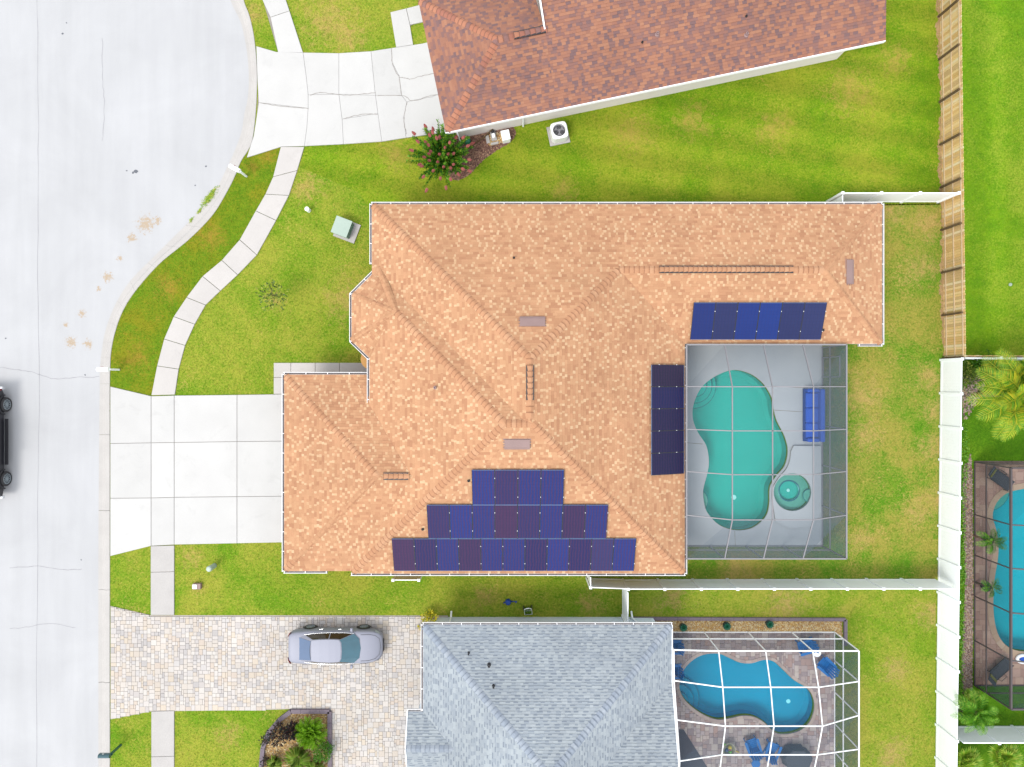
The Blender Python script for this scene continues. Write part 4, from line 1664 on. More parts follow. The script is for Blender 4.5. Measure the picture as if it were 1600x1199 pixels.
for px, py, r in ((732, 1023, 0.04), (764, 1042, 0.065), (771, 1075, 0.05)):
    vent_pipe(gh, px, py, gz, 'dark', r, 0.25)
# ------------------------------------------------------------------ pools
def pool(outline, zd, depth, plaster, water, cop, cop_mat, name, label, group=None, tile=True, cop_piece=0.3, wdrop=0.11):
    cx = sum(p[0] for p in outline) / len(outline)
    cy = sum(p[1] for p in outline) / len(outline)
    root = empty(name, (cx, cy, zd), label, 'pool', group)
    o = outline if area(outline) > 0 else outline[::-1]
    inn = offset(o, -0.22)
    mb = MB()
    n = len(o)
    zt, zb = zd - 0.02, zd - depth
    for i in range(n):
        j = (i + 1) % n
        mb.face([(*o[i], zt), (*o[j], zt), (*o[j], zb + 0.18), (*o[i], zb + 0.18)])
        mb.face([(*o[i], zb + 0.18), (*o[j], zb + 0.18), (*inn[j], zb), (*inn[i], zb)])
    sheet(mb, inn, [], zb)
    mb.build('shell', M[plaster], root)
    if tile:
        mb = MB()
        for i in range(n):
            j = (i + 1) % n
            a, c = lerp2(o[i], inn[i], 0.03), lerp2(o[j], inn[j], 0.03)
            mb.face([(*a, zt), (*c, zt), (*c, zt - 0.16), (*a, zt - 0.16)])
        mb.build('tile_band', M['tile'], root)
    mb = MB()
    sheet(mb, offset(o, -0.004), [], zd - wdrop)
    mb.build('water', M[water], root)
    if cop:
        out = offset(o, cop)
        L = 0.0
        start = 0
        for i in range(n):
            L += (Vector(o[i]) - Vector(o[(i + 1) % n])).length
            if L > cop_piece or i == n - 1:
                mb = MB()
                idx = [k % n for k in range(start, i + 2)]
                ring = [o[k] for k in idx] + [out[k] for k in reversed(idx)]
                c = (sum(p[0] for p in ring) / len(ring), sum(p[1] for p in ring) / len(ring))
                ring = [lerp2(c, p, 0.985) for p in ring]
                mb.prism(ring, zd - 0.04, zd + 0.02, bottom=False)
                mb.build('coping_stone', M[cop_mat], root)
                start, L = i + 1, 0.0
    return root


def clip_poly_to(outline, poly):
    """Keep a convex piece inside a star-shaped outline by pulling its corners in."""
    return [p for p in poly]


def pool_steps(root, outline, c, radii, zd, m, depths):
    """Curved steps: the part of a disc that lies inside the pool."""
    o = outline if area(outline) > 0 else outline[::-1]
    for r, dz in zip(radii, depths):
        mb = MB()
        vs = [Vector(p) for p in o] + [Vector(p) for p in circle(c, r, 40)]
        es = [(i, (i + 1) % len(o)) for i in range(len(o))] + [(len(o) + i, len(o) + (i + 1) % 40) for i in range(40)]
        v, e, f, *_ = geometry.delaunay_2d_cdt(vs, es, [], 0, 1e-5)
        cx = [sum(v[i].x for i in t) / len(t) for t in f]
        cy = [sum(v[i].y for i in t) / len(t) for t in f]
        ok = inside(o, cx, cy) & inside(circle(c, r, 40), cx, cy)
        z = zd - dz
        for t, k in zip(f, ok):
            if k:
                mb.face([(v[i].x, v[i].y, z) for i in t])
        arc = circle(c, r, 80)
        for i in range(80):
            p, q = arc[i], arc[(i + 1) % 80]
            if inside(o, [p[0]], [p[1]])[0] and inside(o, [q[0]], [q[1]])[0]:
                mb.face([(*p, z), (*q, z), (*q, z - 0.6), (*p, z - 0.6)], 0)
                d = Vector((p[0] - c[0], p[1] - c[1])).normalized() * 0.03
                mb.face([(p[0] - d.x, p[1] - d.y, z + 0.003), (q[0] - d.x, q[1] - d.y, z + 0.003), (*q, z + 0.003), (*p, z + 0.003)], 1)
        mb.build('pool_step', [M[m], M['tile']], root)


ZD1 = 0.15
DECK1 = [U(238, -70), U(483, -70), U(483, 253), U(238, 253)]
mb = MB()
sheet(mb, DECK1, [offset(POOL1, -0.01), offset(SPA1, -0.01)], ZD1, 0.2)
deck1 = mb.build('pool_deck', M['deck'], kind='structure')
p1 = pool(POOL1, ZD1, 1.12, 'plaster', 'water', 0, None, 'swimming_pool', 'teal green kidney shaped pool on the pale concrete deck')
pool_steps(p1, POOL1, P(1088, 603), (1.28, 0.98, 0.62), ZD1, 'plaster', (0.7, 0.45, 0.22))
pool_steps(p1, POOL1, P(1089, 784), (0.68,), ZD1, 'plaster_pale', (0.3,))
b = MB()
b.lathe([(0.14, 0), (0.14, 0.02), (0.1, 0.035)], (*P(1142, 775, -1.5), ZD1 - 1.12), 16)
b.build('drain', M['white'], p1)
for pts in ([(1148, 830), (1149, 853)], [(1071, 605), (1094, 605)], [(1209, 641), (1258, 644)], [(1072, 692), (1098, 694)], [(1209, 604), (1258, 606)]):
    ribbon(pts, 0.03, ZD1 + 0.003, 0.0).build('deck_joint', M['joint'], deck1)
# raised platform with the spa
pa = [q for q in POOL1]
i0 = min(range(len(pa)), key=lambda i: (Vector(pa[i]) - Vector(P(1231, 704))).length)
i1 = min(range(len(pa)), key=lambda i: (Vector(pa[i]) - Vector(P(1168, 827))).length)
seg = pa[i1:i0 + 1] if i1 < i0 else pa[i0:i1 + 1]
pf = offset(pa, 0.12)
segp = (pf if area(pa) > 0 else pf)
# order of the offset outline follows a counter-clockwise walk
ccw = pa if area(pa) > 0 else pa[::-1]
j0 = min(range(len(ccw)), key=lambda i: (Vector(ccw[i]) - Vector(P(1231, 704))).length)
j1 = min(range(len(ccw)), key=lambda i: (Vector(ccw[i]) - Vector(P(1205, 780))).length)
outl = offset(ccw, 0.10)
wlk = []
i = j1
while i != j0:
    wlk.append(outl[i])
    i = (i + 1) % len(ccw)
wlk.append(outl[j0])
plat = wlk + PP([(1240, 697), (1283, 697), (1283, 800), (1270, 822), (1235, 826), (1212, 815)], 0.3)
plat = plat if area(plat) > 0 else plat[::-1]
mb = MB()
sheet(mb, plat, [offset(SPA1, -0.01)], 0.30, 0.18, 0, 1)
mb.build('spa_platform', [M['deck'], M['old_concrete']], kind='structure')
spa = pool(SPA1, 0.33, 0.50, 'plaster_pale', 'water', 0, None, 'spa_tub', 'round pale green spa tub set in the raised deck corner', tile=False, wdrop=0.08)
cs = P(1233, 767, 0)
b = MB()
bench = offset(SPA1, -0.03)
sheet(b, bench, [circle(cs, 0.56, 36)], -0.02)
b.build('bench', M['plaster_pale'], spa)
sb = MB()
ring_ = [circle(cs, r, 36) for r in (0.60, 0.56, 0.52, 0.50)]
zz_ = (-0.015, 0.0, -0.02, -0.165)
for q in range(3):
    for k in range(36):
        l = (k + 1) % 36
        sb.face([(*ring_[q][k], zz_[q]), (*ring_[q][l], zz_[q]), (*ring_[q + 1][l], zz_[q + 1]), (*ring_[q + 1][k], zz_[q + 1])], 1 if q < 2 else 0)
sb.face([(*p, -0.16) for p in circle(cs, 0.51, 36)], 0)
sb.build('foot_well', [M['plaster'], M['tile']], spa)
b = MB()
b.lathe([(0.09, -0.15), (0.09, -0.13), (0.05, -0.12)], (*cs, 0), 14)
b.build('drain', M['white'], spa)
pool_steps(spa, SPA1, P(1268, 776, 0.4), (0.36,), 0.33, 'plaster_pale', (0.22,))

ZD2 = 0.14
DECK2 = [U(215, 387), U(502, 387), U(502, 640), U(215, 640)]
mb = MB()
sheet(mb, DECK2, [offset(POOL2, -0.01)], ZD2 - 0.03, 0.2)
deck2 = mb.build('paver_deck', M['mortar_dark'], kind='structure')
d2 = [q for q in pave(DECK2, [offset(POOL2, 0.14)], 0.24, ZD2, 0.003) if q[1] > -22.3]
add_pavers(d2, deck2, 'paver_deck', 'paver_deck_one' if 'paver_deck_one' in M else 'coping')
p2 = pool(POOL2, ZD2, 0.92, 'plaster_blue', 'water_blue', 0.17, 'coping', 'swimming_pool', 'bright blue peanut shaped pool inside the white framed cage')
pool_steps(p2, POOL2, P(1062, 1100), (1.25, 0.9, 0.55), ZD2, 'plaster_blue', (0.7, 0.48, 0.25))
b = MB()
b.lathe([(0.12, 0), (0.12, 0.02), (0.08, 0.03)], (*P(1224, 1087, -1.5), ZD2 - 0.92), 14)
b.build('drain', M['white'], p2)

ZD3 = 0.14
DECK3 = [U(720, 122), U(1010, 122), U(1010, 470), U(720, 470)]
mb = MB()
sheet(mb, DECK3, [offset(POOL3, -0.01)], ZD3 - 0.03, 0.2)
deck3 = mb.build('tan_paver_deck', M['mortar_dark'], kind='structure')
d3 = [q for q in pave(DECK3, [offset(POOL3, 0.25)], 0.30, ZD3, 0.003) if q[0] < 30.5]
add_pavers(d3, deck3, 'paver_tan', 'paver_tan_one' if 'paver_tan_one' in M else 'coping')
p3 = pool(POOL3, ZD3, 1.0, 'plaster_cyan', 'water_blue', 0.32, 'coping_tan', 'swimming_pool', 'light cyan pool with tan coping at the right edge, dark cage over it')
pool_steps(p3, POOL3, P(1548, 765), (1.25,), ZD3, 'plaster_pale', (0.32,))

# ------------------------------------------------------------------ screen cages
def cage(name, label, xs, ys, Z, base, walls_, frame, scr, rail_h, beam=0.06, edge_w=0.09, skip=()):
    """A screened pool cage. xs west to east, ys south to north (metres), Z[i][j] the height over xs[i], ys[j]."""
    root = empty(name, ((xs[0] + xs[-1]) / 2, (ys[0] + ys[-1]) / 2, base), label, 'pool cage')
    nx, ny = len(xs), len(ys)
    g = lambda i, j: (xs[i], ys[j], Z[i][j])
    for i in range(nx):
        mb = MB()
        for j in range(ny - 1):
            w = edge_w if i in (0, nx - 1) else beam
            mb.bar(g(i, j), g(i, j + 1), w, w * 1.3)
        mb.build('roof_beam', M[frame], root)
    for j in range(ny):
        mb = MB()
        for i in range(nx - 1):
            w = edge_w if j in (0, ny - 1) else beam
            mb.bar(g(i, j), g(i + 1, j), w, w * 1.3)
        mb.build('roof_beam', M[frame], root)
    for i in range(nx - 1):
        for j in range(ny - 1):
            mb = MB()
            mb.face([g(i, j), g(i + 1, j), g(i + 1, j + 1)])
            mb.face([g(i, j), g(i + 1, j + 1), g(i, j + 1)])
            mb.build('screen_panel', M[scr], root)
    done = set()
    for side in walls_:
        idx = {'E': [(nx - 1, j) for j in range(ny)], 'W': [(0, j) for j in range(ny)], 'N': [(i, ny - 1) for i in range(nx)], 'S': [(i, 0) for i in range(nx)]}[side]
        for k, (i, j) in enumerate(idx):
            x, y, z = g(i, j)
            if (i, j) not in done:
                mb = MB()
                mb.bar((x, y, base), (x, y, z - 0.04), 0.055, 0.055)
                mb.build('post', M[frame], root)
                done.add((i, j))
            if k:
                x0, y0, z0 = g(*idx[k - 1])
                mb = MB()
                mb.bar((x0, y0, base + rail_h), (x, y, base + rail_h), 0.05, 0.06)
                mb.bar((x0, y0, base + 0.03), (x, y, base + 0.03), 0.05, 0.06)
                mb.build('chair_rail', M[frame], root)
                for a, c, d in ((base + 0.05, base + rail_h, base + rail_h), (base + rail_h, z0, z)):
                    mb = MB()
                    mb.face([(x0, y0, a), (x, y, a), (x, y, d), (x0, y0, c)])
                    mb.build('screen_panel', M[scr], root)
    return root


ux = lambda v: v / K
xs1 = [ux(v) for v in (252, 307, 363, 420, 483)]
ys1 = [-ux(v) for v in (253, 190, 127, 66, 4.5, -56)]
Z1 = [[(2.98 if i in (0, 4) or j in (0, 5) else 4.25) for j in range(6)] for i in range(5)]
c1 = cage('pool_enclosure', 'grey framed screen cage over the teal green pool', xs1, ys1, Z1, ZD1, 'ES', 'grey_metal', 'screen', 0.95, 0.048, 0.065)
b = MB()
x = xs1[-1] + 0.0
for y in (-ux(-40), -ux(-10)):
    b.bar((x, y, ZD1), (x, y, ZD1 + 2.1), 0.05, 0.05)
b.bar((x, -ux(-40), ZD1 + 2.1), (x, -ux(-10), ZD1 + 2.1), 0.05, 0.05)
b.bar((x, -ux(-40), ZD1 + 0.06), (x, -ux(-10), ZD1 + 0.06), 0.06, 0.12)
b.build('screen_door', M['grey_metal'], c1)

xs2 = [ux(v) for v in (235, 299, 367, 435, 502)]
ys2 = [-ux(v) for v in (620, 573, 529, 480, 431, 387)]
zt2 = [2.75, 2.85, 3.45, 4.05, 3.6, 2.9]
Z2 = [[2.9 if i == 4 else zt2[j] for j in range(6)] for i in range(5)]
Z2[0] = [3.2, 3.8, 4.05, 3.4, 2.8, 2.75]     # follows the edge of the grey roof
c2 = cage('pool_enclosure', 'white framed screen cage over the bright blue pool', xs2, ys2, Z2, ZD2, 'EN', 'white_metal', 'screen_open', 1.05, 0.046, 0.056)

xs3 = [ux(v) for v in (720, 806, 892, 1010)]
ys3 = [-ux(v) for v in (470, 400, 331, 267, 204, 122)]
Z3 = [[(3.0 if i in (0,) or j in (0, 5) else 3.9) for j in range(6)] for i in range(4)]
c3 = cage('pool_enclosure', 'dark framed screen cage over the cyan pool at the right edge', xs3, ys3, Z3, ZD3, 'WSN', 'bronze', 'screen_dark', 0.98, 0.06, 0.09)

# ------------------------------------------------------------------ fences
FH = 1.85


def vinyl_fence(a, b, n, label, name='vinyl_fence', h=FH, end=(True, True)):
    a, b = Vector(a), Vector(b)
    d = b - a
    L, ang = d.length, math.atan2(d.y, d.x)
    root = empty(name, (a.x, a.y, G), label, 'fence', None, None, ang)
    sp = L / n
    pm = MB()
    pm.box((0, 0, h / 2 + 0.03), (0.125, 0.125, h + 0.06))
    pm.raw([(-.075, -.075, h + .06), (.075, -.075, h + .06), (.075, .075, h + .06), (-.075, .075, h + .06), (0, 0, h + .12)], [(0, 1, 4), (1, 2, 4), (2, 3, 4), (3, 0, 4), (3, 2, 1, 0)])
    post = pm.mesh('post', M['white'])
    w = sp - 0.125
    pn = MB()
    k = max(2, int(round(w / 0.152)))
    bw = w / k
    for i in range(k):
        pn.box((0.0625 + (i + 0.5) * bw, 0, h / 2), (bw - 0.0012, 0.022, h - 0.2))
    panel = pn.mesh('panel', M['white'])
    rl = MB()
    rl.box((0.0625 + w / 2, 0, 0), (w, 0.045, 0.14))
    rail = rl.mesh('rail', M['white'])
    for i in range(n + 1):
        if (i == 0 and not end[0]) or (i == n and not end[1]):
            continue
        inst('post', post, root, (i * sp, 0, 0))
    for i in range(n):
        inst('panel', panel, root, (i * sp, 0, 0))
        inst('rail', rail, root, (i * sp, 0, h - 0.05))
        inst('rail', rail, root, (i * sp, 0, 0.12))
    return root


vinyl_fence(P(1469.5, 563, 0.1), P(1461, 1235, 0.1), 13, 'long white vinyl fence between the back lawns and the cyan pool garden')
vinyl_fence(P(1461.5, 905, 0.1), P(973, 905.5, 0.1), 9, 'white vinyl fence across the grass below the grey framed pool cage', end=(False, True))
vinyl_fence(P(973, 905, 0.1), P(917, 903, 0.1), 1, 'short white vinyl fence panel just off the lower right house corner', end=(False, True))
vinyl_fence(P(917, 902, 0.1), P(917, 886, 0.1), 1, 'white vinyl fence stub tucked under the lower eave of the tan roof', end=(False, False))
vinyl_fence(P(972.5, 909, 0.1), P(972.5, 962, 0.1), 1, 'white vinyl side fence running down to the grey house wall', end=(False, True))
vinyl_fence(P(1292, 316, 0.1), P(1465, 316, 0.1), 3, 'white vinyl fence at the upper right house corner reaching the wood fence')
vinyl_fence(P(1292, 318, 0.1), P(1292, 342, 0.1), 1, 'white vinyl fence stub against the upper wall of the tan house', end=(False, True))
vinyl_fence(P(1470, 1134.5, 0.1), P(1690, 1134.5, 0.1), 4, 'white vinyl fence behind the small palm near the lower right corner', end=(False, True))
vinyl_fence(P(1473, 561.5, 0.1), P(1690, 562, 0.1), 4, 'white vinyl fence seen edge on above the large yellow palm', end=(False, True))
vinyl_fence(P(620, 897, 0.1), P(659, 897, 0.1), 1, 'little white vinyl screen standing under the lower eave of the tan roof', name='privacy_screen', h=1.2)


def wood_fence(a, b, npost, label, side=1, h=FH):
    a, b = Vector(a), Vector(b)
    d = b - a
    L, ang = d.length, math.atan2(d.y, d.x)
    root = empty('wood_fence', (a.x, a.y, G), label, 'fence', None, None, ang)
    pk = MB()
    pk.raw([(0, -.01, 0), (.13, -.01, 0), (.13, -.01, h - .03), (.10, -.01, h), (.03, -.01, h), (0, -.01, h - .03),
            (0, .01, 0), (.13, .01, 0), (.13, .01, h - .03), (.10, .01, h), (.03, .01, h), (0, .01, h - .03)],
           [(0, 1, 2, 3, 4, 5), (11, 10, 9, 8, 7, 6)] + [(i, i + 6, (i + 1) % 6 + 6, (i + 1) % 6) for i in range(6)])
    picket = pk.mesh('picket', M['wood'])
    n = int(L / 0.14)
    for i in range(n):
        inst('picket', picket, root, (i * 0.14, 0, random.uniform(0, 0.02)), (random.uniform(-.006, .006), 0, random.uniform(-.02, .02)))
    sp = L / npost
    for i in range(npost):
        for z in (0.25, 0.98, 1.68):
            rb = MB()
            rb.box((sp / 2, 0, 0), (sp - 0.01, 0.04, 0.06))
            inst('rail', RAILC.setdefault(round(sp, 3), rb.mesh('rail', M['wood_rail'])), root, (i * sp, side * 0.035, z))
    pb = MB()
    pb.box((0, 0, 0.88), (0.095, 0.095, 1.76))
    post = pb.mesh('post', M['wood_post'])
    for i in range(npost + 1):
        inst('post', post, root, (min(i * sp, L - 0.05), side * 0.105, 0))
    return root


RAILC = {}
wood_fence(P(1475.5, 560, 0.1), P(1468, -40, 0.1), 9, 'long tan wooden picket fence between the lawns at the upper right', 1)
wood_fence(P(1476, 558, 0.1), P(1690, 558, 0.1), 3, 'tan wooden picket fence seen edge on across the upper right lawn', -1)

# bare earth along the foot of the wooden fence
so = MB()
ys_ = np.linspace(-30, 556, 220)
wv = [6 + 3 * math.sin(y_ * .031) + 2 * math.sin(y_ * .17) + random.uniform(-2.5, 2.5) for y_ in ys_]
for k in range(219):
    xa, xb = 1468.3 + (ys_[k] + 40) * .0125, 1468.3 + (ys_[k + 1] + 40) * .0125
    so.face([(*P(xa - wv[k] * .7, ys_[k]), G + .009), (*P(xb - wv[k + 1] * .7, ys_[k + 1]), G + .009), (*P(xb + 1, ys_[k + 1]), G + .009), (*P(xa + 1, ys_[k]), G + .009)])
so.build('bare_soil', M['soil'], kind='structure')

# ------------------------------------------------------------------ yard equipment
AXM = lambda px, py, z=G: (*P(px, py, z), z)


def ac_unit(px, py, ang):
    x, y = P(px, py, 0.45)
    o = empty('air_conditioner', (x, y, G), 'round topped air conditioner with grey fan on a concrete pad', 'air conditioner', None, None, ang)
    b = MB()
    b.box((0, 0, 0.03), (1.12, 1.05, 0.08))
    b.build('pad', M['old_concrete'], None).parent = o
    b = MB()
    n = 32
    def ring(s, z):
        out = []
        for k in range(n):
            t = 2 * math.pi * k / n
            c, d = math.cos(t), math.sin(t)
            q = (abs(c) ** 5 + abs(d) ** 5) ** -0.2
            out.append((c * q * s, d * q * s, z))
        return out
    rings = [ring(0.43, 0.07), ring(0.45, 0.12), ring(0.45, 0.74), ring(0.44, 0.80), ring(0.40, 0.83)]
    rings.append([(0.34 * math.cos(2 * math.pi * k / n), 0.34 * math.sin(2 * math.pi * k / n), 0.83) for k in range(n)])
    rings.append([(0.33 * math.cos(2 * math.pi * k / n), 0.33 * math.sin(2 * math.pi * k / n), 0.62) for k in range(n)])
    for r0, r1 in zip(rings[:-1], rings[1:]):
        for k in range(n):
            b.face([r0[k], r0[(k + 1) % n], r1[(k + 1) % n], r1[k]])
    b.build('casing', M['mint_paint_white'] if 'mint_paint_white' in M else M['white_metal'], None).parent = o
    b = MB()
    b.face([(0.335 * math.cos(2 * math.pi * k / n), 0.335 * math.sin(2 * math.pi * k / n), 0.63) for k in range(n)])
    b.build('fan_well', M['dark'], None).parent = o
    for k in range(3):
        b = MB()
        t = k * 2.094 + 0.5
        pts = []
        for r, w, z0, z1 in ((0.07, 0.25, .70, .72), (0.2, 0.5, .68, .74), (0.30, 0.62, .67, .75)):
            pts.append(((r * math.cos(t - w), r * math.sin(t - w), z0), (r * math.cos(t + w * .6), r * math.sin(t + w * .6), z1)))
        for a, c in zip(pts[:-1], pts[1:]):
            b.face([a[0], c[0], c[1], a[1]])
        b.build('fan_blade', M['grey_metal'], None).parent = o
    b = MB()
    b.lathe([(0.075, .70), (0.075, .77), (0.05, .79)], (0, 0, 0), 16)
    b.build('fan_hub', M['grey_metal'], None).parent = o
    b = MB()
    for r in (0.11, 0.17, 0.23, 0.29):
        for k in range(32):
            t0, t1 = 2 * math.pi * k / 32, 2 * math.pi * (k + 1) / 32
            b.bar((r * math.cos(t0), r * math.sin(t0), .835), (r * math.cos(t1), r * math.sin(t1), .835), .006, .006)
    for k in range(12):
        t = 2 * math.pi * k / 12
        b.bar((0.06 * math.cos(t), 0.06 * math.sin(t), .838), (0.35 * math.cos(t), 0.35 * math.sin(t), .838), .006, .006)
    b.build('grille', M['grey_metal'], None).parent = o


ac_unit(873, 208, math.atan2(0.205, 0.9787))

# pad mounted transformer
ang = -0.36
x, y = P(537, 357, 0.4)
tr = empty('transformer_cabinet', (x, y, G), 'pale green utility cabinet on a concrete pad in the front lawn', 'utility box', None, None, ang)
b = MB()
b.box((0.14, -0.02, 0.04), (1.22, 1.08, 0.10))
b.build('pad', M['old_concrete']).parent = tr
b = MB()
b.raw([(-.47, -.44, .09), (.42, -.44, .09), (.42, .44, .09), (-.47, .44, .09), (-.47, -.44, .62), (.36, -.44, .66), (.36, .44, .66), (-.47, .44, .62)],
      [(4, 5, 6, 7), (0, 1, 5, 4), (1, 2, 6, 5), (2, 3, 7, 6), (3, 0, 4, 7)])
b.build('cabinet', M['mint_paint']).parent = tr
b = MB()
b.box((-0.03, 0, 0.665), (0.90, 0.94, 0.035))
b.build('lid', M['mint_paint']).parent = tr
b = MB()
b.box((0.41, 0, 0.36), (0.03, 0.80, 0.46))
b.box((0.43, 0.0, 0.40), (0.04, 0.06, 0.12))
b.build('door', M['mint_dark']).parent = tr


def stub(name, px, py, r, h, m, label, cat, lean=0.0):
    x, y = P(px, py, h)
    o = empty(name, (x, y, G), label, cat)
    b = MB()
    b.lathe([(r, -0.02), (r, h * 0.72), (r * 0.98, h * 0.74)], (0, 0, 0), 16)
    b.build('body', M[m]).parent = o
    b = MB()
    b.lathe([(r * 1.12, h * 0.70), (r * 1.12, h * 0.92), (r * 0.9, h), (r * 0.4, h * 1.02)], (0, 0, 0), 16)
    b.build('cap', M[m]).parent = o
    return o


stub('cable_pedestal', 327, 889, 0.14, 0.75, 'mint_paint', 'pale round utility pedestal in the grass below the main driveway', 'utility post')
stub('vent_post', 480, 327, 0.11, 0.45, 'white', 'small white capped stub near the green utility cabinet', 'utility post')
x, y = P(307, 916, 0.2)
o = empty('meter_box', (x, y, G), 'small grey box with white lid in the grass above the paved driveway', 'utility box')
b = MB()
b.box((0.05, 0, 0.1), (0.42, 0.3, 0.22))
b.build('body', M['vent']).parent = o
b = MB()
b.box((-0.05, 0, 0.23), (0.22, 0.22, 0.04))
b.build('lid', M['white']).parent = o
x, y = P(1578, 445, 0.1)
o = empty('sprinkler_head', (x, y, G), 'tiny pale sprinkler head in the far right lawn', 'sprinkler')
b = MB()
b.lathe([(0.09, 0.0), (0.09, 0.06), (0.05, 0.1), (0.03, 0.14)], (0, 0, 0), 12)
b.build('head', M['mint_paint']).parent = o


def mailbox(pbase, ptop, h, m, label, ang, wood=None):
    bx, by = P(*pbase, 0.1)
    o = empty('mailbox', (bx, by, G), label, 'mailbox', None, None, ang)
    b = MB()
    b.box((0, 0, h / 2), (0.1, 0.1, h))
    b.build('post', M[m]).parent = o
    b = MB()
    b.box((-0.18, 0, h - 0.05), (0.55, 0.09, 0.08))
    b.build('arm', M[m]).parent = o
    b = MB()
    prof = [(-.11, 0), (-.11, .13)] + [(-.11 * math.cos(t), .13 + .11 * math.sin(t)) for t in (0.5, 1.0, 1.57, 2.14, 2.64)] + [(.11, .13), (.11, 0)]
    n = len(prof)
    vs = [(xx, yy, h + zz) for xx in (-.52, .06) for yy, zz in prof]
    b.raw(vs, [tuple(range(n))[::-1], tuple(range(n, 2 * n))] + [(i, (i + 1) % n, n + (i + 1) % n, n + i) for i in range(n)])
    b.build('box', M[m]).parent = o
    b = MB()
    b.raw([(-.535, yy * 1.03, h + zz * 1.03 - .003) for yy, zz in prof] + [(-.52, yy * 1.03, h + zz * 1.03 - .003) for yy, zz in prof],
          [tuple(range(n))[::-1], tuple(range(n, 2 * n))] + [(i, (i + 1) % n, n + (i + 1) % n, n + i) for i in range(n)])
    b.build('door', M[m]).parent = o
    b = MB()
    b.box((-.28, .125, h + .14), (.14, .015, .05))
    b.build('flag', M['taillight'] if m != 'teal_paint' else M[m]).parent = o
    return o


mailbox((189, 1164), None, 1.05, 'teal_paint', 'dark teal mailbox on a post by the kerb at lower left', 0.0)
mailbox((186, 578), None, 1.0, 'white', 'white mailbox at the kerb just above the main driveway', 0.0)
mailbox((385, 276), None, 1.0, 'white', 'white mailbox tilted at the kerb below the north driveway', -0.5)

# pool equipment beside the brown house
wa = math.atan2(0.205, 0.9787)
eq = empty('pool_pump', (*P(772, 217, 0.2), G), 'pool pump with a black motor on a gravel pad by the brown house', 'pump', None, None, wa)
b = MB()
b.tube([(0, 0.0, 0.25), (0, 0.22, 0.25)], 0.10, 12)
b.build('pump_body', M['white']).parent = eq
b = MB()
b.tube([(0, 0.22, 0.25), (0, 0.46, 0.25)], 0.085, 12)
b.build('motor', M['dark']).parent = eq
b = MB()
b.box((0, 0.15, 0.07), (0.3, 0.5, 0.1))
b.build('base', M['old_concrete']).parent = eq
bx_ = empty('equipment_box', (*P(790, 213, 0.5), G), 'white square equipment box standing by the brown house wall', 'utility box', None, None, wa)
b = MB()
b.box((0, 0, 0.28), (0.42, 0.50, 0.56))
b.build('box', M['white']).parent = bx_
b = MB()
b.box((0, 0, 0.575), (0.45, 0.53, 0.03))
b.build('lid', M['white']).parent = bx_
for k, (px, py, w, l, lb) in enumerate(((762, 219, 0.18, 0.42, 'narrow white block left of the pool pump'), (773, 225, 0.42, 0.12, 'low white block below the pool pump'))):
    o = empty('paving_block', (*P(px, py), G), lb, 'block', None, None, wa)
    b = MB()
    b.box((0, 0, 0.06), (w, l, 0.12))
    b.build('block', M['old_concrete']).parent = o
o = empty('garden_tap', (*P(731, 223), G), 'green watering reel standing by the brown house wall', 'hose reel', None, None, wa)
b = MB()
b.tube([(-.12, 0, .28), (.12, 0, .28)], 0.17, 16)
b.build('drum', M['green_plastic']).parent = o
b = MB()
for s in (-1, 1):
    b.bar((s * .15, -.12, 0), (s * .15, 0, .45), .04, .04)
    b.bar((s * .15, .12, 0), (s * .15, 0, .45), .04, .04)
b.build('stand', M['green_plastic']).parent = o
o = empty('bed_pipe', (*P(745, 228), G), 'long brown pipe lying across the mulch by the brown house', 'pipe')
b = MB()
ox, oy = P(745, 228)
b.tube([(q[0] - ox, q[1] - oy, 0.06 + 0.12 * t) for q, t in ((P(729, 235), 0), (P(745, 224), 0.3), (P(758, 215), 0.8), (P(770, 205), 2.5))], 0.035, 8)
b.build('pipe', M['wood_post']).parent = o


def chips(name, region, n, size, m, z, parent, lim=None, flat=0.45):
    """Loose stones or bark, joined: nobody could count them."""
    xs_ = [p[0] for p in region]
    ys_ = [p[1] for p in region]
    mb = MB()
    k = 0
    while k < n:
        x, y = random.uniform(min(xs_), max(xs_)), random.uniform(min(ys_), max(ys_))
        if not inside(region, [x], [y])[0]:
            continue
        k += 1
        s = size * random.uniform(0.6, 1.4)
        a = random.uniform(0, 6.28)
        c, d = math.cos(a) * s, math.sin(a) * s
        h = s * flat
        e = random.uniform(0.5, 0.9)
        vs = [(x + c, y + d, z + h * .5), (x - d * e, y + c * e, z + h * .4), (x - c, y - d, z + h * .5), (x + d * e, y - c * e, z + h * .4), (x, y, z + h * 1.4)]
        mb.raw(vs, [(0, 1, 4), (1, 2, 4), (2, 3, 4), (3, 0, 4)])
    return mb.build(name, M[m], parent, kind='stuff')


BED_N = smooth(PP([(697, 216), (740, 208), (790, 198), (806, 205), (798, 222), (775, 236), (750, 255), (732, 274), (712, 282), (698, 268), (692, 240)]), 4)
mb = MB()
sheet(mb, BED_N, [], G + 0.008)
bedn = mb.build('mulch_bed', M['mulch_soil'], kind='structure')
chips('mulch', BED_N, 2600, 0.05, 'mulch', G + 0.01, None)
GRV = PP([(757, 212), (785, 206), (790, 222), (765, 228)])
chips('gravel', GRV, 400, 0.05, 'pebble', G + 0.02, None)

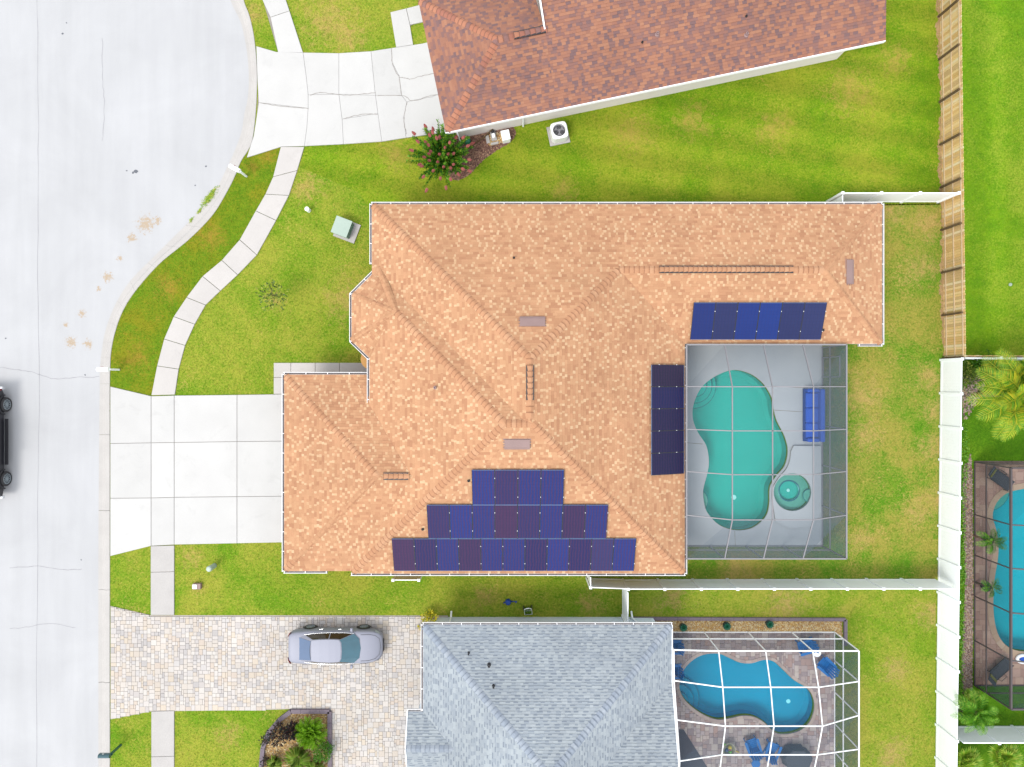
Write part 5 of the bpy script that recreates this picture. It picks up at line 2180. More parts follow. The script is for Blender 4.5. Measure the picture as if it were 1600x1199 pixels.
# ------------------------------------------------------------------ objects between the houses
o = empty('hose_cart', (*P(825, 954, 0.4), G), 'white framed hose cart with a coil of green hose by the grey wall', 'hose cart', None, None, 0.1)
b = MB()
for s in (-1, 1):
    b.tube([(s * .2, -.3, .05), (s * .2, .0, .35), (s * .19, .22, .8), (s * .08, .3, .92)], .018, 6)
b.bar((-.08, .3, .92), (.08, .3, .92), .036, .036)
b.bar((-.2, -.3, .05), (.2, -.3, .05), .036, .036)
b.bar((-.2, 0, .35), (.2, 0, .35), .036, .036)
b.build('frame', M['white']).parent = o
b = MB()
for i in range(5):
    y0 = -.13 + i * .06
    pts = [(x * (.15 + .012 * (i % 2)), 0, z) for x, z in ()]
    pts = [(-.15 + .075 * i, .19 * math.cos(t), .38 + .19 * math.sin(t)) for t in np.linspace(0, 6.28, 15)]
    b.tube(pts, .024, 6, caps=False)
b.build('hose', M['green_hose'] if 'green_hose' in M else M['leaf_green']).parent = o
for s in (-1, 1):
    b = MB()
    b.tube([(s * .21, .1, .13), (s * .25, .1, .13)], .13, 16)
    b.build('wheel', M['black']).parent = o
o = empty('watering_can', (*P(794, 941, 0.2), G), 'bright blue watering can lying in the side yard grass', 'watering can', None, None, 0.1)
b = MB()
b.lathe([(.16, 0), (.17, .05), (.15, .2), (.10, .24)], (0, 0, 0), 14)
b.build('body', M['blue_dark']).parent = o
b = MB()
b.tube([(.14, 0, .06), (.3, .02, .14), (.42, .02, .24)], [.035, .025, .02], 8)
b.lathe([(.02, 0), (.06, .03)], (.43, .02, .23), 10)
b.build('spout', M['blue_dark']).parent = o
b = MB()
b.tube([(-.15, 0, .18), (-.26, 0, .22), (-.24, 0, .08), (-.16, 0, .05)], .018, 6)
b.build('handle', M['blue_dark']).parent = o

# gravel strip with edging north of the white cage
GB = PP([(998, 970), (1315, 969), (1316, 1000), (1304, 985), (1298, 987), (1050, 987), (1050, 980), (1004, 978)])
mb = MB()
sheet(mb, GB, [], G + 0.010)
mb.build('gravel_bed', M['soil'], kind='structure')
chips('pebbles', GB, 5200, 0.045, 'pebble', G + 0.012, None, flat=0.6)


def edging(pts, w, h, label, name='bed_edging'):
    q = PP(pts)
    o = empty(name, (*q[0], G), label, 'edging')
    for a, c in zip(q[:-1], q[1:]):
        a, c = Vector(a), Vector(c)
        d = (c - a)
        n = max(1, int(round(d.length / 0.6)))
        dd = d / n
        for i in range(n):
            p0, p1 = a + dd * i + dd.normalized() * 0.006, a + dd * (i + 1) - dd.normalized() * 0.006
            mb = MB()
            mb.bar((p0.x, p0.y, G + h / 2), (p1.x, p1.y, G + h / 2), w, h)
            mb.build('edging_block', M['edging'], o)
    return o


edging([(988, 966), (1320, 967.5), (1320, 1008)], 0.17, 0.14, 'grey concrete edging around the pebble strip by the white cage')
BED_S = smooth(PP([(520, 1112), (500, 1111), (458, 1111), (440, 1124), (424, 1142), (414, 1165), (411, 1199), (411, 1260), (515, 1260), (516, 1180)]), 1)
mb = MB()
sheet(mb, BED_S, [], G + 0.012)
mb.build('planting_bed', M['soil'], kind='structure')
chips('gravel', BED_S, 4200, 0.05, 'pebble', G + 0.014, None, flat=0.6)
edging([(517, 1250), (516, 1110), (456, 1110), (437, 1124), (421, 1143), (412, 1167), (409, 1199), (409, 1250)], 0.22, 0.2, 'mauve grey edging around the planting bed beside the paved driveway')
RB = smooth(PP([(1505, 735), (1512, 725), (1519, 735), (1519, 1075), (1503, 1075), (1504, 1000), (1508, 900), (1505, 820)]), 2)
mb = MB()
sheet(mb, RB, [], G + 0.010)
mb.build('stone_bed', M['mulch_soil'], kind='structure')
chips('stones', RB, 3600, 0.05, 'rock', G + 0.012, None)
RB2 = smooth(PP([(1505, 585), (1530, 590), (1540, 600), (1520, 640), (1506, 655)]), 2)
chips('stones', RB2, 500, 0.06, 'rock', G + 0.01, None)

# ------------------------------------------------------------------ furniture
def part(o, b, name, m, smooth_=False):
    q = b.build(name, M[m] if isinstance(m, str) else m, None, smooth_)
    q.parent = o
    return q


def rbox(b, c, size, r=0.04, rz=0):
    """A cushion: box with chamfered edges."""
    hx, hy, hz = (s / 2 for s in size)
    Mx = Matrix.Rotation(rz, 3, 'Z')
    lay = []
    for z, k in ((-hz, r), (-hz + r, 0), (hz - r, 0), (hz, r)):
        x0, y0 = hx - k, hy - k
        lay.append([Mx @ Vector(p) + Vector(c) for p in ((-x0 + r, -y0, z), (x0 - r, -y0, z), (x0, -y0 + r, z), (x0, y0 - r, z), (x0 - r, y0, z), (-x0 + r, y0, z), (-x0, y0 - r, z), (-x0, -y0 + r, z))])
    vs = [v for l in lay for v in l]
    fs = [tuple(range(7, -1, -1)), tuple(range(24, 32))]
    for l in range(3):
        for k in range(8):
            fs.append((l * 8 + k, l * 8 + (k + 1) % 8, l * 8 + 8 + (k + 1) % 8, l * 8 + 8 + k))
    b.raw(vs, fs)


sx, sy = P(1271, 649, 0.5)
sofa = empty('garden_sofa', (sx, sy, ZD1), 'long bright blue outdoor sofa at the right side of the grey caged deck', 'sofa')
b = MB()
b.box((0, 0, 0.16), (0.92, 2.86, 0.24))
part(sofa, b, 'base', 'blue_dark')
for k in range(3):
    b = MB()
    rbox(b, (-0.08, -0.82 + 0.82 * k, 0.36), (0.70, 0.80, 0.18), 0.05)
    part(sofa, b, 'cushion', 'sofa')
b = MB()
rbox(b, (0.36, 0, 0.50), (0.24, 2.86, 0.52), 0.05)
part(sofa, b, 'backrest', 'sofa')
for s in (-1, 1):
    b = MB()
    rbox(b, (-0.06, s * 1.34, 0.40), (0.66, 0.2, 0.36), 0.05)
    part(sofa, b, 'armrest', 'sofa')


def adirondack():
    o = empty('deck_chair', (0, 0, 0), 'x', 'chair')
    for i in range(5):
        b = MB()
        b.box((0.34 - i * 0.115, 0, 0.36 - i * 0.03), (0.105, 0.52, 0.025), rot=Matrix.Rotation(-0.25, 3, 'Y'))
        part(o, b, 'seat_slat', 'chair')
    for i in range(5):
        y = (i - 2) * 0.115
        b = MB()
        hh = 0.82 - abs(i - 2) * 0.06
        b.bar((-0.18, y * 0.9, 0.22), (-0.18 - hh * 0.42, y * 1.2, 0.22 + hh * 0.9), 0.02, 0.105, up=(0, 1, 0))
        part(o, b, 'back_slat', 'chair')
    for s in (-1, 1):
        b = MB()
        b.prism([(-.42, s * .27), (-.42, s * .37), (.36, s * .40), (.42, s * .34), (.36, s * .25)], .53, .555)
        part(o, b, 'armrest', 'chair')
        b = MB()
        b.box((.32, s * .29, .27), (.09, .03, .53))
        part(o, b, 'leg', 'chair')
        b = MB()
        b.bar((.30, s * .27, .33), (-.58, s * .25, .03), .03, .1)
        part(o, b, 'leg', 'chair')
    b = MB()
    b.box((-.3, 0, .50), (.04, .6, .05))
    part(o, b, 'back_rail', 'chair')
    return o


proto = adirondack()
GC = 'blue resin chairs in the white framed cage'
for i, (px, py, a, lb) in enumerate(((1258, 1010, 3.4, 'blue resin chair at the top right of the white cage, upper of the pair'),
                                     (1290, 1040, 2.4, 'blue resin chair by the right screen wall, lower of the pair'),
                                     (1176, 1166, 1.9, 'blue resin chair below the blue pool, beside the toy cart'),
                                     (1206, 1172, 1.2, 'blue resin chair between the toy cart and the grey table'),
                                     (1051, 1010, 3.1, 'blue resin chair half under the roof edge, upper one'),
                                     (1050, 1048, 3.1, 'blue resin chair half under the roof edge, beside the pool'))):
    o = proto if i == 0 else copy_tree(proto)
    x, y = P(px, py, 0.5)
    o.location = (x, y, ZD2)
    o.rotation_euler = (0, 0, a)
    tag(o, lb, 'chair', GC)
x, y = P(1275, 1019, 0.4)
o = empty('side_table', (x, y, ZD2), 'tiny pale side table between the two blue chairs', 'table')
b = MB()
b.lathe([(.2, .40), (.21, .42), (.2, .43)], (0, 0, 0), 16)
part(o, b, 'table_top', 'white')
b = MB()
b.tube([(0, 0, .0), (0, 0, .40)], .03, 8)
b.lathe([(.14, 0), (.13, .02)], (0, 0, 0), 12)
part(o, b, 'pedestal', 'white')
x, y = P(1180, 1192, 0.45)
o = empty('stool', (x, y, ZD2), 'round blue stool at the bottom edge of the white cage', 'stool')
b = MB()
b.lathe([(.22, .40), (.24, .43), (.22, .46), (.05, .47)], (0, 0, 0), 20)
part(o, b, 'seat', 'chair')
for k in range(4):
    b = MB()
    t = k * 1.571 + .7
    b.bar((.2 * math.cos(t), .2 * math.sin(t), 0), (.15 * math.cos(t), .15 * math.sin(t), .4), .03, .03)
    part(o, b, 'leg', 'chair')
x, y = P(1247, 1188, 0.8)
o = empty('covered_table', (x, y, ZD2), 'dark grey covered table at the bottom edge of the white cage', 'table')
b = MB()
pts = [(math.cos(t) * (0.82 + .05 * math.sin(5 * t)), math.sin(t) * (0.62 + .04 * math.sin(7 * t))) for t in np.linspace(0, 6.283, 29)[:-1]]
top = [(x_ * .86, y_ * .86, .76) for x_, y_ in pts]
mid_ = [(x_ * .9, y_ * .9, .72) for x_, y_ in pts]
bot = [(x_ * (1 + .05 * math.sin(9 * i)), y_ * (1 + .05 * math.sin(9 * i)), .12) for i, (x_, y_) in enumerate(pts)]
b.face(top)
for r0, r1 in ((top, mid_), (mid_, bot)):
    for i in range(len(pts)):
        j = (i + 1) % len(pts)
        b.face([r0[i], r1[i], r1[j], r0[j]])
part(o, b, 'cover', mat('grey_cover', A(92, 98, 108), 0.8, 0.08, 3))
x, y = P(1138, 1170, 0.4)
o = empty('toy_cart', (x, y, ZD2), 'small round cart of green and yellow toys on the paver deck', 'toy cart', None, None, 0.4)
b = MB()
b.lathe([(.26, .12), (.33, .36), (.36, .40), (.33, .38), (.27, .16)], (0, 0, 0), 18)
part(o, b, 'basket', mat('toy_basket', A(214, 214, 190), 0.6))
for nm, c, r, cc in (('ball', (.1, .08, .36), .11, A(240, 220, 60)), ('ball', (-.12, .02, .36), .10, A(60, 90, 140)), ('ball', (.02, -.14, .36), .09, A(120, 200, 70)), ('ball', (.05, .0, .42), .06, A(180, 70, 110))):
    b = MB()
    b.lathe([(r * math.cos(t), c[2] + r * math.sin(t)) for t in np.linspace(-1.5, 1.5, 8)], (c[0], c[1], 0), 12)
    part(o, b, nm, mat('toy_colour', cc, 0.4), True)
b = MB()
b.tube([(-.05, .3, .3), (-.12, .5, .62), (-.16, .62, .8)], .04, 8)
part(o, b, 'pool_noodle', mat('noodle_green', A(130, 220, 60), 0.7))
b = MB()
b.tube([(.25, -.2, .3), (.4, -.38, .2), (.46, -.5, .08)], .04, 8)
part(o, b, 'pool_noodle', mat('noodle_yellow', A(240, 210, 90), 0.7))
x, y = P(1085, 1160, 0.2)
mb = MB()
q = PP([(1061, 1140), (1068, 1140), (1105, 1199), (1105, 1230), (1063, 1230)], 0.15)
mb.prism([(p[0], p[1]) for p in q], ZD2 + 0.004, ZD2 + 0.02)
o = mb.build('outdoor_mat', mat('dark_mat', A(96, 98, 110), 0.9, 0.06, 3), None)
tag(o, 'dark grey outdoor mat lying at the grey house corner of the cage', 'mat')


def lounger(px, py, a, label):
    x, y = P(px, py, 0.4)
    o = empty('sun_lounger', (x, y, ZD3), label, 'sun lounger', 'loungers beside the cyan pool', None, a)
    sl = mat('sling_grey', A(84, 86, 96), 0.8, 0.05, 4)
    b = MB()
    b.box((.22, 0, .33), (1.15, .58, .025))
    part(o, b, 'seat', sl)
    b = MB()
    b.bar((-.36, 0, .34), (-.80, 0, .66), .58, .025)
    part(o, b, 'backrest', sl)
    b = MB()
    b.bar((-.44, 0, .43), (-.56, 0, .52), .50, .05)
    part(o, b, 'headrest', mat('olive_pad', A(150, 148, 70), 0.8))
    b = MB()
    for s in (-1, 1):
        b.bar((-.4, s * .31, .33), (.82, s * .31, .33), .03, .04)
        b.tube([(-.3, s * .33, .33), (-.3, s * .36, .55), (.1, s * .36, .55), (.1, s * .33, .33)], .015, 6)
    part(o, b, 'frame', 'dark')
    for sx_, sy_ in ((-.4, 1), (-.4, -1), (.75, 1), (.75, -1)):
        b = MB()
        b.bar((sx_, sy_ * .3, 0), (sx_, sy_ * .3, .33), .03, .03)
        part(o, b, 'leg', 'dark')
    return o


lounger(1560, 747, -0.62, 'dark sling lounger in the top left corner of the right cage')
lounger(1559, 1048, 0.72, 'dark sling lounger in the lower left corner of the right cage')
x, y = P(1598, 1029, 0.15)
o = empty('pool_float', (x, y, ZD3), 'white and blue inflatable lying on the deck at the right edge', 'pool float', None, None, 0.0)
b = MB()
b.tube([(.36 * math.cos(t), .2 * math.sin(t), .09) for t in np.linspace(0, 6.283, 25)], .085, 10, caps=False)
part(o, b, 'ring', 'white', True)
b = MB()
b.lathe([(.2, .03), (.19, .07)], (0, 0, 0), 16)
part(o, b, 'floor', 'sofa')

# ------------------------------------------------------------------ cars
def wheel(o, x, y, r, w, side, spokes=10):
    b = MB()
    prof = [(r * .62, -w / 2), (r * .93, -w / 2), (r, -w * .35), (r, w * .35), (r * .93, w / 2), (r * .62, w / 2)]
    n = 28
    vs = [(x + p * math.cos(2 * math.pi * k / n), y + q, r + p * math.sin(2 * math.pi * k / n)) for p, q in prof for k in range(n)]
    b.raw(vs, [(i * n + k, i * n + (k + 1) % n, i * n + n + (k + 1) % n, i * n + n + k) for i in range(5) for k in range(n)])
    t = part(o, b, 'wheel', 'black', False)
    b = MB()
    yo = y + side * (w / 2 - 0.01)
    for i in range(spokes):
        a = 2 * math.pi * i / spokes
        b.bar((x + .04 * math.cos(a), yo, r + .04 * math.sin(a)), (x + r * .66 * math.cos(a), yo - side * 0.01, r + r * .66 * math.sin(a)), .035, .03, up=(0, 1, 0))
    ring = [(x + r * .66 * math.cos(2 * math.pi * k / 24), yo, r + r * .66 * math.sin(2 * math.pi * k / 24)) for k in range(25)]
    b.tube(ring, .02, 6, caps=False)
    b.tube([(x, yo - side * .03, r), (x, yo + side * .015, r)], .06, 10)
    q = part(t, b, 'rim', 'alloy')
    b = MB()
    b.tube([(x, y - side * .02, r), (x, y + side * (w / 2 - .05), r)], r * .62, 20)
    part(t, b, 'hub_shadow', 'black')
    return t


def shell_grid(st, prof, close=True):
    """st: stations (x, half width, z top); prof(t)-> list of (y factor, z) from sill to centre."""
    b = MB()
    rows = []
    for x, w, zt, zb in st:
        half = prof(w, zt, zb)
        rows.append([(x, y, z) for y, z in half] + [(x, -y, z) for y, z in half[-2::-1]])
    for r0, r1 in zip(rows[:-1], rows[1:]):
        for k in range(len(r0) - 1):
            b.face([r0[k], r1[k], r1[k + 1], r0[k + 1]])
    b.face(rows[0])
    b.face(rows[-1][::-1])
    return b


def weld_smooth(o, levels=1):
    import bmesh
    bm = bmesh.new()
    bm.from_mesh(o.data)
    bmesh.ops.remove_doubles(bm, verts=bm.verts, dist=1e-4)
    bmesh.ops.recalc_face_normals(bm, faces=bm.faces)
    for f in bm.faces:
        f.smooth = True
    bm.to_mesh(o.data)
    bm.free()
    if levels:
        s = o.modifiers.new('soften', 'SUBSURF')
        s.levels = s.render_levels = levels


def sedan():
    o = empty('parked_car', (0, 0, 0), 'silver grey sedan parked on the cream paved driveway', 'car')
    st = [(-2.50, .55, .80, .42), (-2.46, .72, .98, .34), (-2.36, .82, 1.03, .28), (-2.1, .89, 1.05, .23), (-1.6, .925, 1.03, .21), (-1.0, .935, .99, .20), (-.3, .935, .97, .20),
          (.4, .935, .96, .20), (1.0, .93, .97, .20), (1.35, .925, .96, .20), (1.7, .91, .92, .20), (2.05, .87, .85, .21), (2.3, .78, .76, .24), (2.44, .64, .68, .28), (2.52, .46, .60, .33)]

    def prof(w, zt, zb):
        h = zt - zb
        return [(w * .90, zb), (w * .975, zb + h * .22), (w, zb + h * .5), (w * .985, zb + h * .72), (w * .93, zb + h * .93), (w * .80, zb + h * 1.0), (w * .42, zb + h * 1.045), (0, zb + h * 1.06)]
    b = shell_grid(st, prof)
    body = part(o, b, 'body', 'carpaint')
    weld_smooth(body)
    # cabin: belt ring to roof ring
    belt = [(-1.88, .60), (-1.60, .72), (-1.0, .80), (-.2, .83), (.6, .82), (1.05, .78), (1.34, .52), (1.42, 0)]
    rf = [(-1.12, .50), (-1.02, .555), (-.7, .585), (-.2, .60), (.15, .59), (.34, .565), (.42, .42), (.45, 0)]
    zb = lambda x: 1.00 - .012 * x
    zr = lambda x, y: 1.44 - .05 * ((x + .3) / .9) ** 2 - .03 * (y / .6) ** 2
    b = MB()

    def full(r, zf_):
        h = [(x, y, zf_(x, y)) for x, y in r]
        return h + [(x, -y, z) for x, y, z in h[-2::-1]]
    B, Rf = full(belt, lambda x, y: zb(x)), full(rf, lambda x, y: zr(x, y))
    for k in range(len(B) - 1):
        b.face([B[k], B[k + 1], Rf[k + 1], Rf[k]])
    b.face([B[0], Rf[0], Rf[-1], B[-1]])
    part(o, b, 'pillars', 'carpaint')
    b = MB()
    n = len(rf)
    xs_r = [p[0] for p in rf]
    G_ = 6
    grid = []
    for x, y in rf[:-1]:
        grid.append([(x, y * t, zr(x, y * t) + .006) for t in np.linspace(1.01, -1.01, 2 * G_ + 1)])
    for r0, r1 in zip(grid[:-1], grid[1:]):
        for k in range(2 * G_):
            b.face([r0[k], r0[k + 1], r1[k + 1], r1[k]])
    r1 = grid[-1]
    for k in range(2 * G_):
        b.face([r1[k], r1[k + 1], (.455, 0, zr(.45, 0) + .004)])
    part(o, b, 'roof_panel', 'carpaint', True)

    def pane(name, P0, P1, Q0, Q1, m, off, a=0.06, c=0.06):
        """Glass between two belt points and two roof points (lists), lifted off the shell."""
        b = MB()
        rows = []
        for t in (a, .35, .7, 1 - c):
            rows.append([tuple(Vector(p).lerp(Vector(q), t) + Vector(off)) for p, q in zip(P0, Q0)])
        for r0, r1 in zip(rows[:-1], rows[1:]):
            for k in range(len(r0) - 1):
                b.face([r0[k], r0[k + 1], r1[k + 1], r1[k]])
        part(o, b, name, m, True)
    ws = [5, 6, 7, 8, 9]
    pane('windshield', [B[k] for k in ws], None, [Rf[k] for k in ws], None, 'glass_car', (.012, 0, .012), 0.02, 0.04)
    rb0, rb1 = B[0], B[-1]
    L_ = lambda p, q, n_=5: [tuple(Vector(p).lerp(Vector(q), i / (n_ - 1)) - Vector((.0 + .05 * math.sin(math.pi * i / (n_ - 1)), 0, 0))) for i in range(n_)]
    pane('rear_window', L_(rb0, rb1), None, L_(Rf[0], Rf[-1]), None, 'glass_rear', (-.012, 0, .014), 0.04, 0.04)
    for s in (1, -1):
        bb = [(x, s * y, zb(x)) for x, y in belt]
        rr = [(x, s * y, zr(x, y)) for x, y in rf]
        for nm, ks in (('side_window', (1, 2, 3)), ('side_window', (3, 4, 5))):
            P0 = [bb[k] for k in ks]
            Q0 = [rr[k] for k in ks]
            e = .03
            P0 = [tuple(Vector(p) + Vector((e if i == 0 else (-e if i == 2 else 0), 0, 0))) for i, p in enumerate(P0)]
            Q0 = [tuple(Vector(p) + Vector((e if i == 0 else (-e if i == 2 else 0), 0, 0))) for i, p in enumerate(Q0)]
            pane(nm, P0, None, Q0, None, 'glass_dark', (0, s * .008, .004), .06, .12)
        b = MB()
        for k0, k1 in zip(bb[1:5], bb[2:6]):
            b.bar(tuple(Vector(k0) + Vector((0, s * .012, .02))), tuple(Vector(k1) + Vector((0, s * .012, .02))), .01, .014)
        part(o, b, 'window_trim', 'chrome')
        b = MB()
        rbox(b, (.92, s * .99, 1.0), (.13, .2, .13), .03)
        b.bar((.95, s * .84, .97), (.93, s * .95, .98), .05, .04)
        part(o, b, 'mirror', 'carpaint')
        for x in (-.75, .25):
            b = MB()
            b.bar((x - .08, s * .945, .80), (x + .08, s * .947, .80), .022, .022)
            part(o, b, 'door_handle', 'chrome')
        b = MB()
        b.raw([(2.12, s * .80, .80), (2.34, s * .66, .72), (2.42, s * .52, .68), (2.40, s * .55, .60), (2.30, s * .74, .62), (2.10, s * .87, .68)], [(0, 1, 2, 3, 4, 5), (5, 4, 3, 2, 1, 0)])
        for v in range(len(b.v)):
            x_, y_, z_ = b.v[v]
            b.v[v] = (x_ + .035, y_ + s * .02, z_ + .03)
        part(o, b, 'headlight', 'headlight')
        b = MB()
        b.raw([(-2.34, s * .80, .99), (-2.44, s * .66, .96), (-2.49, s * .50, .90), (-2.49, s * .52, .78), (-2.44, s * .72, .80), (-2.28, s * .87, .86)], [(0, 1, 2, 3, 4, 5), (5, 4, 3, 2, 1, 0)])
        for v in range(len(b.v)):
            x_, y_, z_ = b.v[v]
            b.v[v] = (x_ - .03, y_ + s * .02, z_ + .02)
        part(o, b, 'taillight', 'taillight')
        for x in (-1.45, 1.45):
            wheel(o, x, s * .83, .335, .23, s)
            b = MB()
            arc = [(x + .40 * math.cos(t), s * .935, .335 + .40 * math.sin(t)) for t in np.linspace(-.15, math.pi + .15, 15)]
            arc2 = [(x + .335 * math.cos(t), s * .945, .335 + .335 * math.sin(t)) for t in np.linspace(-.15, math.pi + .15, 15)]
            for k in range(14):
                b.face([arc[k], arc[k + 1], arc2[k + 1], arc2[k]])
            part(o, b, 'wheel_arch', 'black')
    b = MB()
    for pts in ([(1.40, .70), (1.8, .70), (2.15, .62), (2.36, .42), (2.42, 0), (2.36, -.42), (2.15, -.62), (1.8, -.70), (1.40, -.70)],):
        def hz(x, y):
            for s0, s1 in zip(st[:-1], st[1:]):
                if s0[0] <= x <= s1[0]:
                    t = (x - s0[0]) / (s1[0] - s0[0])
                    zt = s0[2] + (s1[2] - s0[2]) * t
                    return zt + .028 - .03 * (y / .8) ** 2
            return .6
        for p, q in zip(pts[:-1], pts[1:]):
            b.bar((*p, hz(*p)), (*q, hz(*q)), .012, .012)
    part(o, b, 'bonnet_seam', 'dark')
    b = MB()
    b.raw([(2.46, -.4, .52), (2.46, .4, .52), (2.53, .3, .40), (2.53, -.3, .40)], [(0, 1, 2, 3), (3, 2, 1, 0)])
    for v in range(4):
        x_, y_, z_ = b.v[v]
        b.v[v] = (x_ + .03, y_, z_)
    part(o, b, 'grille', 'dark')
    b = MB()
    b.bar((1.33, -.35, 1.0), (1.36, .1, 1.0), .025, .02)
    b.bar((1.36, .05, 1.0), (1.33, .5, 1.0), .025, .02)
    part(o, b, 'wiper', 'dark')
    b = MB()
    rbox(b, (.5, 0.02, 1.30), (.06, .22, .07), .02)
    part(o, b, 'inner_mirror', 'white')
    return o


car = sedan()
car.location = (-269.5 / K, -401.5 / K, 0.165)


def pickup():
    o = empty('parked_truck', (0, 0, 0), 'black pickup truck standing on the road at the left edge', 'truck')

    def sh(pts, w0, w1, name, m, parent=None):
        """Side outline in x-z extruded across, narrower at the top."""
        b = MB()
        zs = [p[1] for p in pts]
        z0, z1 = min(zs), max(zs)
        n = len(pts)
        wf = lambda z: w0 + (w1 - w0) * (z - z0) / (z1 - z0)
        vs = [(x, wf(z), z) for x, z in pts] + [(x, -wf(z), z) for x, z in pts]
        b.raw(vs, [tuple(range(n)), tuple(range(2 * n - 1, n - 1, -1))] + [(i, n + i, n + (i + 1) % n, (i + 1) % n) for i in range(n)])
        q = part(parent or o, b, name, m)
        return q
    sh([(-2.85, .62), (-2.85, 1.15), (-.95, 1.18), (1.15, 1.16), (2.75, 1.06), (2.95, .95), (2.95, .60), (2.5, .48), (-2.6, .48)], .87, .87, 'body', 'carpaint_black')
    sh([(-1.0, 1.185), (-.85, 1.83), (.35, 1.86), (1.15, 1.165)], .86, .68, 'cab', 'carpaint_black')
    b = MB()
    b.raw([(.42, -.64, 1.81), (.42, .64, 1.81), (1.13, .80, 1.20), (1.13, -.80, 1.20)], [(0, 1, 2, 3)])
    for v in range(4):
        b.v[v] = (b.v[v][0] + .02, b.v[v][1], b.v[v][2] + .015)
    part(o, b, 'windshield', 'glass_car')
    for s in (1, -1):
        for x0, x1, x2, x3 in ((-.85, -.78, -.05, -.05), (.02, .02, .38, .95)):
            b = MB()
            b.raw([(x0, s * .865, 1.24), (x1, s * .715, 1.77), (x2, s * .715, 1.77), (x3, s * .865, 1.24)], [(0, 1, 2, 3), (3, 2, 1, 0)])
            part(o, b, 'side_window', 'glass_dark')
        for x in (-2.02, 2.02):
            wheel(o, x, s * .86, .41, .27, s, 12)
            b = MB()
            arc = [(x + .52 * math.cos(t), s * .90, .41 + .52 * math.sin(t)) for t in np.linspace(.1, math.pi - .1, 15)]
            b.tube(arc, .05, 6)
            part(o, b, 'wheel_arch', 'dark')
        b = MB()
        b.box((0, s * .97, .42), (2.5, .17, .05))
        for k in range(22):
            b.box((-1.15 + k * .11, s * .97, .45), (.05, .15, .012))
        part(o, b, 'running_board', 'dark')
        b = MB()
        rbox(b, (.82, s * 1.06, 1.28), (.14, .24, .2), .03)
        part(o, b, 'mirror', 'carpaint_black')
        b = MB()
        b.box((2.90, s * .78, .92), (.14, .26, .18))
        part(o, b, 'headlight', 'headlight')
        b = MB()
        b.box((-2.84, s * .84, .95), (.1, .2, .36))
        part(o, b, 'taillight', 'taillight')
    b = MB()
    b.box((-1.9, 0, 1.165), (1.75, 1.62, .012))
    part(o, b, 'bed_cover', 'dark')
    for x, nm in ((2.98, 'bumper'), (-2.92, 'bumper')):
        b = MB()
        b.box((x, 0, .58), (.16, 1.84, .2))
        part(o, b, nm, 'chrome')
    b = MB()
    b.box((2.955, 0, .84), (.03, 1.1, .28))
    part(o, b, 'grille', 'dark')
    return o


tk = pickup()
tk.location = (-(780 + 29) / K, -90 / K, 0.0)
tk.rotation_euler = (0, 0, -math.pi / 2)
# ------------------------------------------------------------------ plants
def frond_mesh(name, m, L=2.4, pairs=34, leaf=0.5, arch=0.35, droop=0.6, lw=0.045, vee=0.25, n=9, wid=.34):
    b = MB()
    pts = []
    for i in range(n + 1):
        t = i / n
        pts.append(Vector((L * t * (1 - .12 * t * t), 0, L * (arch * t - droop * t * t * .9))))
    b.tube(pts, [0.03 * L / 2.4 * (1 - .85 * i / n) for i in range(n + 1)], 5)
    for k in range(pairs):
        t = .10 + .90 * (k + .5) / pairs
        f = min(t, .999) * n
        lw = L / pairs * wid
        i = min(int(f), n - 1)
        p = pts[i].lerp(pts[i + 1], f - i)
        tg = (pts[i + 1] - pts[i]).normalized()
        ll = leaf * (math.sin(math.pi * min(1, .15 + t * .86)) ** .6) * random.uniform(.88, 1.1)
        for s in (-1, 1):
            d = (tg * .55 + Vector((0, s * .85, vee - .5 * t * droop + random.uniform(-.12, .08)))).normalized()
            q = p + d * ll * .55
            e = p + d * ll + Vector((0, 0, -.22 * ll))
            wv = tg * lw * (.6 + .4 * (1 - t))
            b.raw([p - wv * .4, p + wv * .4, q + wv, e, q - wv], [(0, 1, 2, 3, 4)])
    return b.mesh(name, m)


def palm(name, px, py, h, label, L, m, count, leaf=0.5, arch=(.1, .6), droop=.6, trunk=.14, cat='palm tree', pairs=34, part_name='frond', lean=(0, 0)):
    x, y = P(px, py, h)
    o = empty(name, (x, y, G), label, cat)
    b = MB()
    k = max(4, int(h / .18))
    b.tube([(lean[0] * (1 - i / k), lean[1] * (1 - i / k), h * i / k) for i in range(k + 1)], [trunk * (1.12 - .2 * i / k + (.07 if i % 2 else 0)) for i in range(k + 1)], 10)
    part(o, b, 'trunk', 'trunk_bark')
    ms = [frond_mesh('frond', M[m], L * s, pairs, leaf * s, a, d) for s, a, d in ((1, arch[0] + .1, droop), (.92, arch[0] + .25, droop * .95), (.85, arch[1], droop * .9))]
    for i in range(count):
        az = i * 2.39996 + random.uniform(-.2, .2)
        t = i / count
        el = R(68) * t ** 1.4 + R(random.uniform(-6, 6))
        inst(part_name, ms[0 if t < .45 else 1 if t < .75 else 2], o, (.05 * math.cos(az), .05 * math.sin(az), h - .05), (random.uniform(-.3, .3), -el, az))
    return o


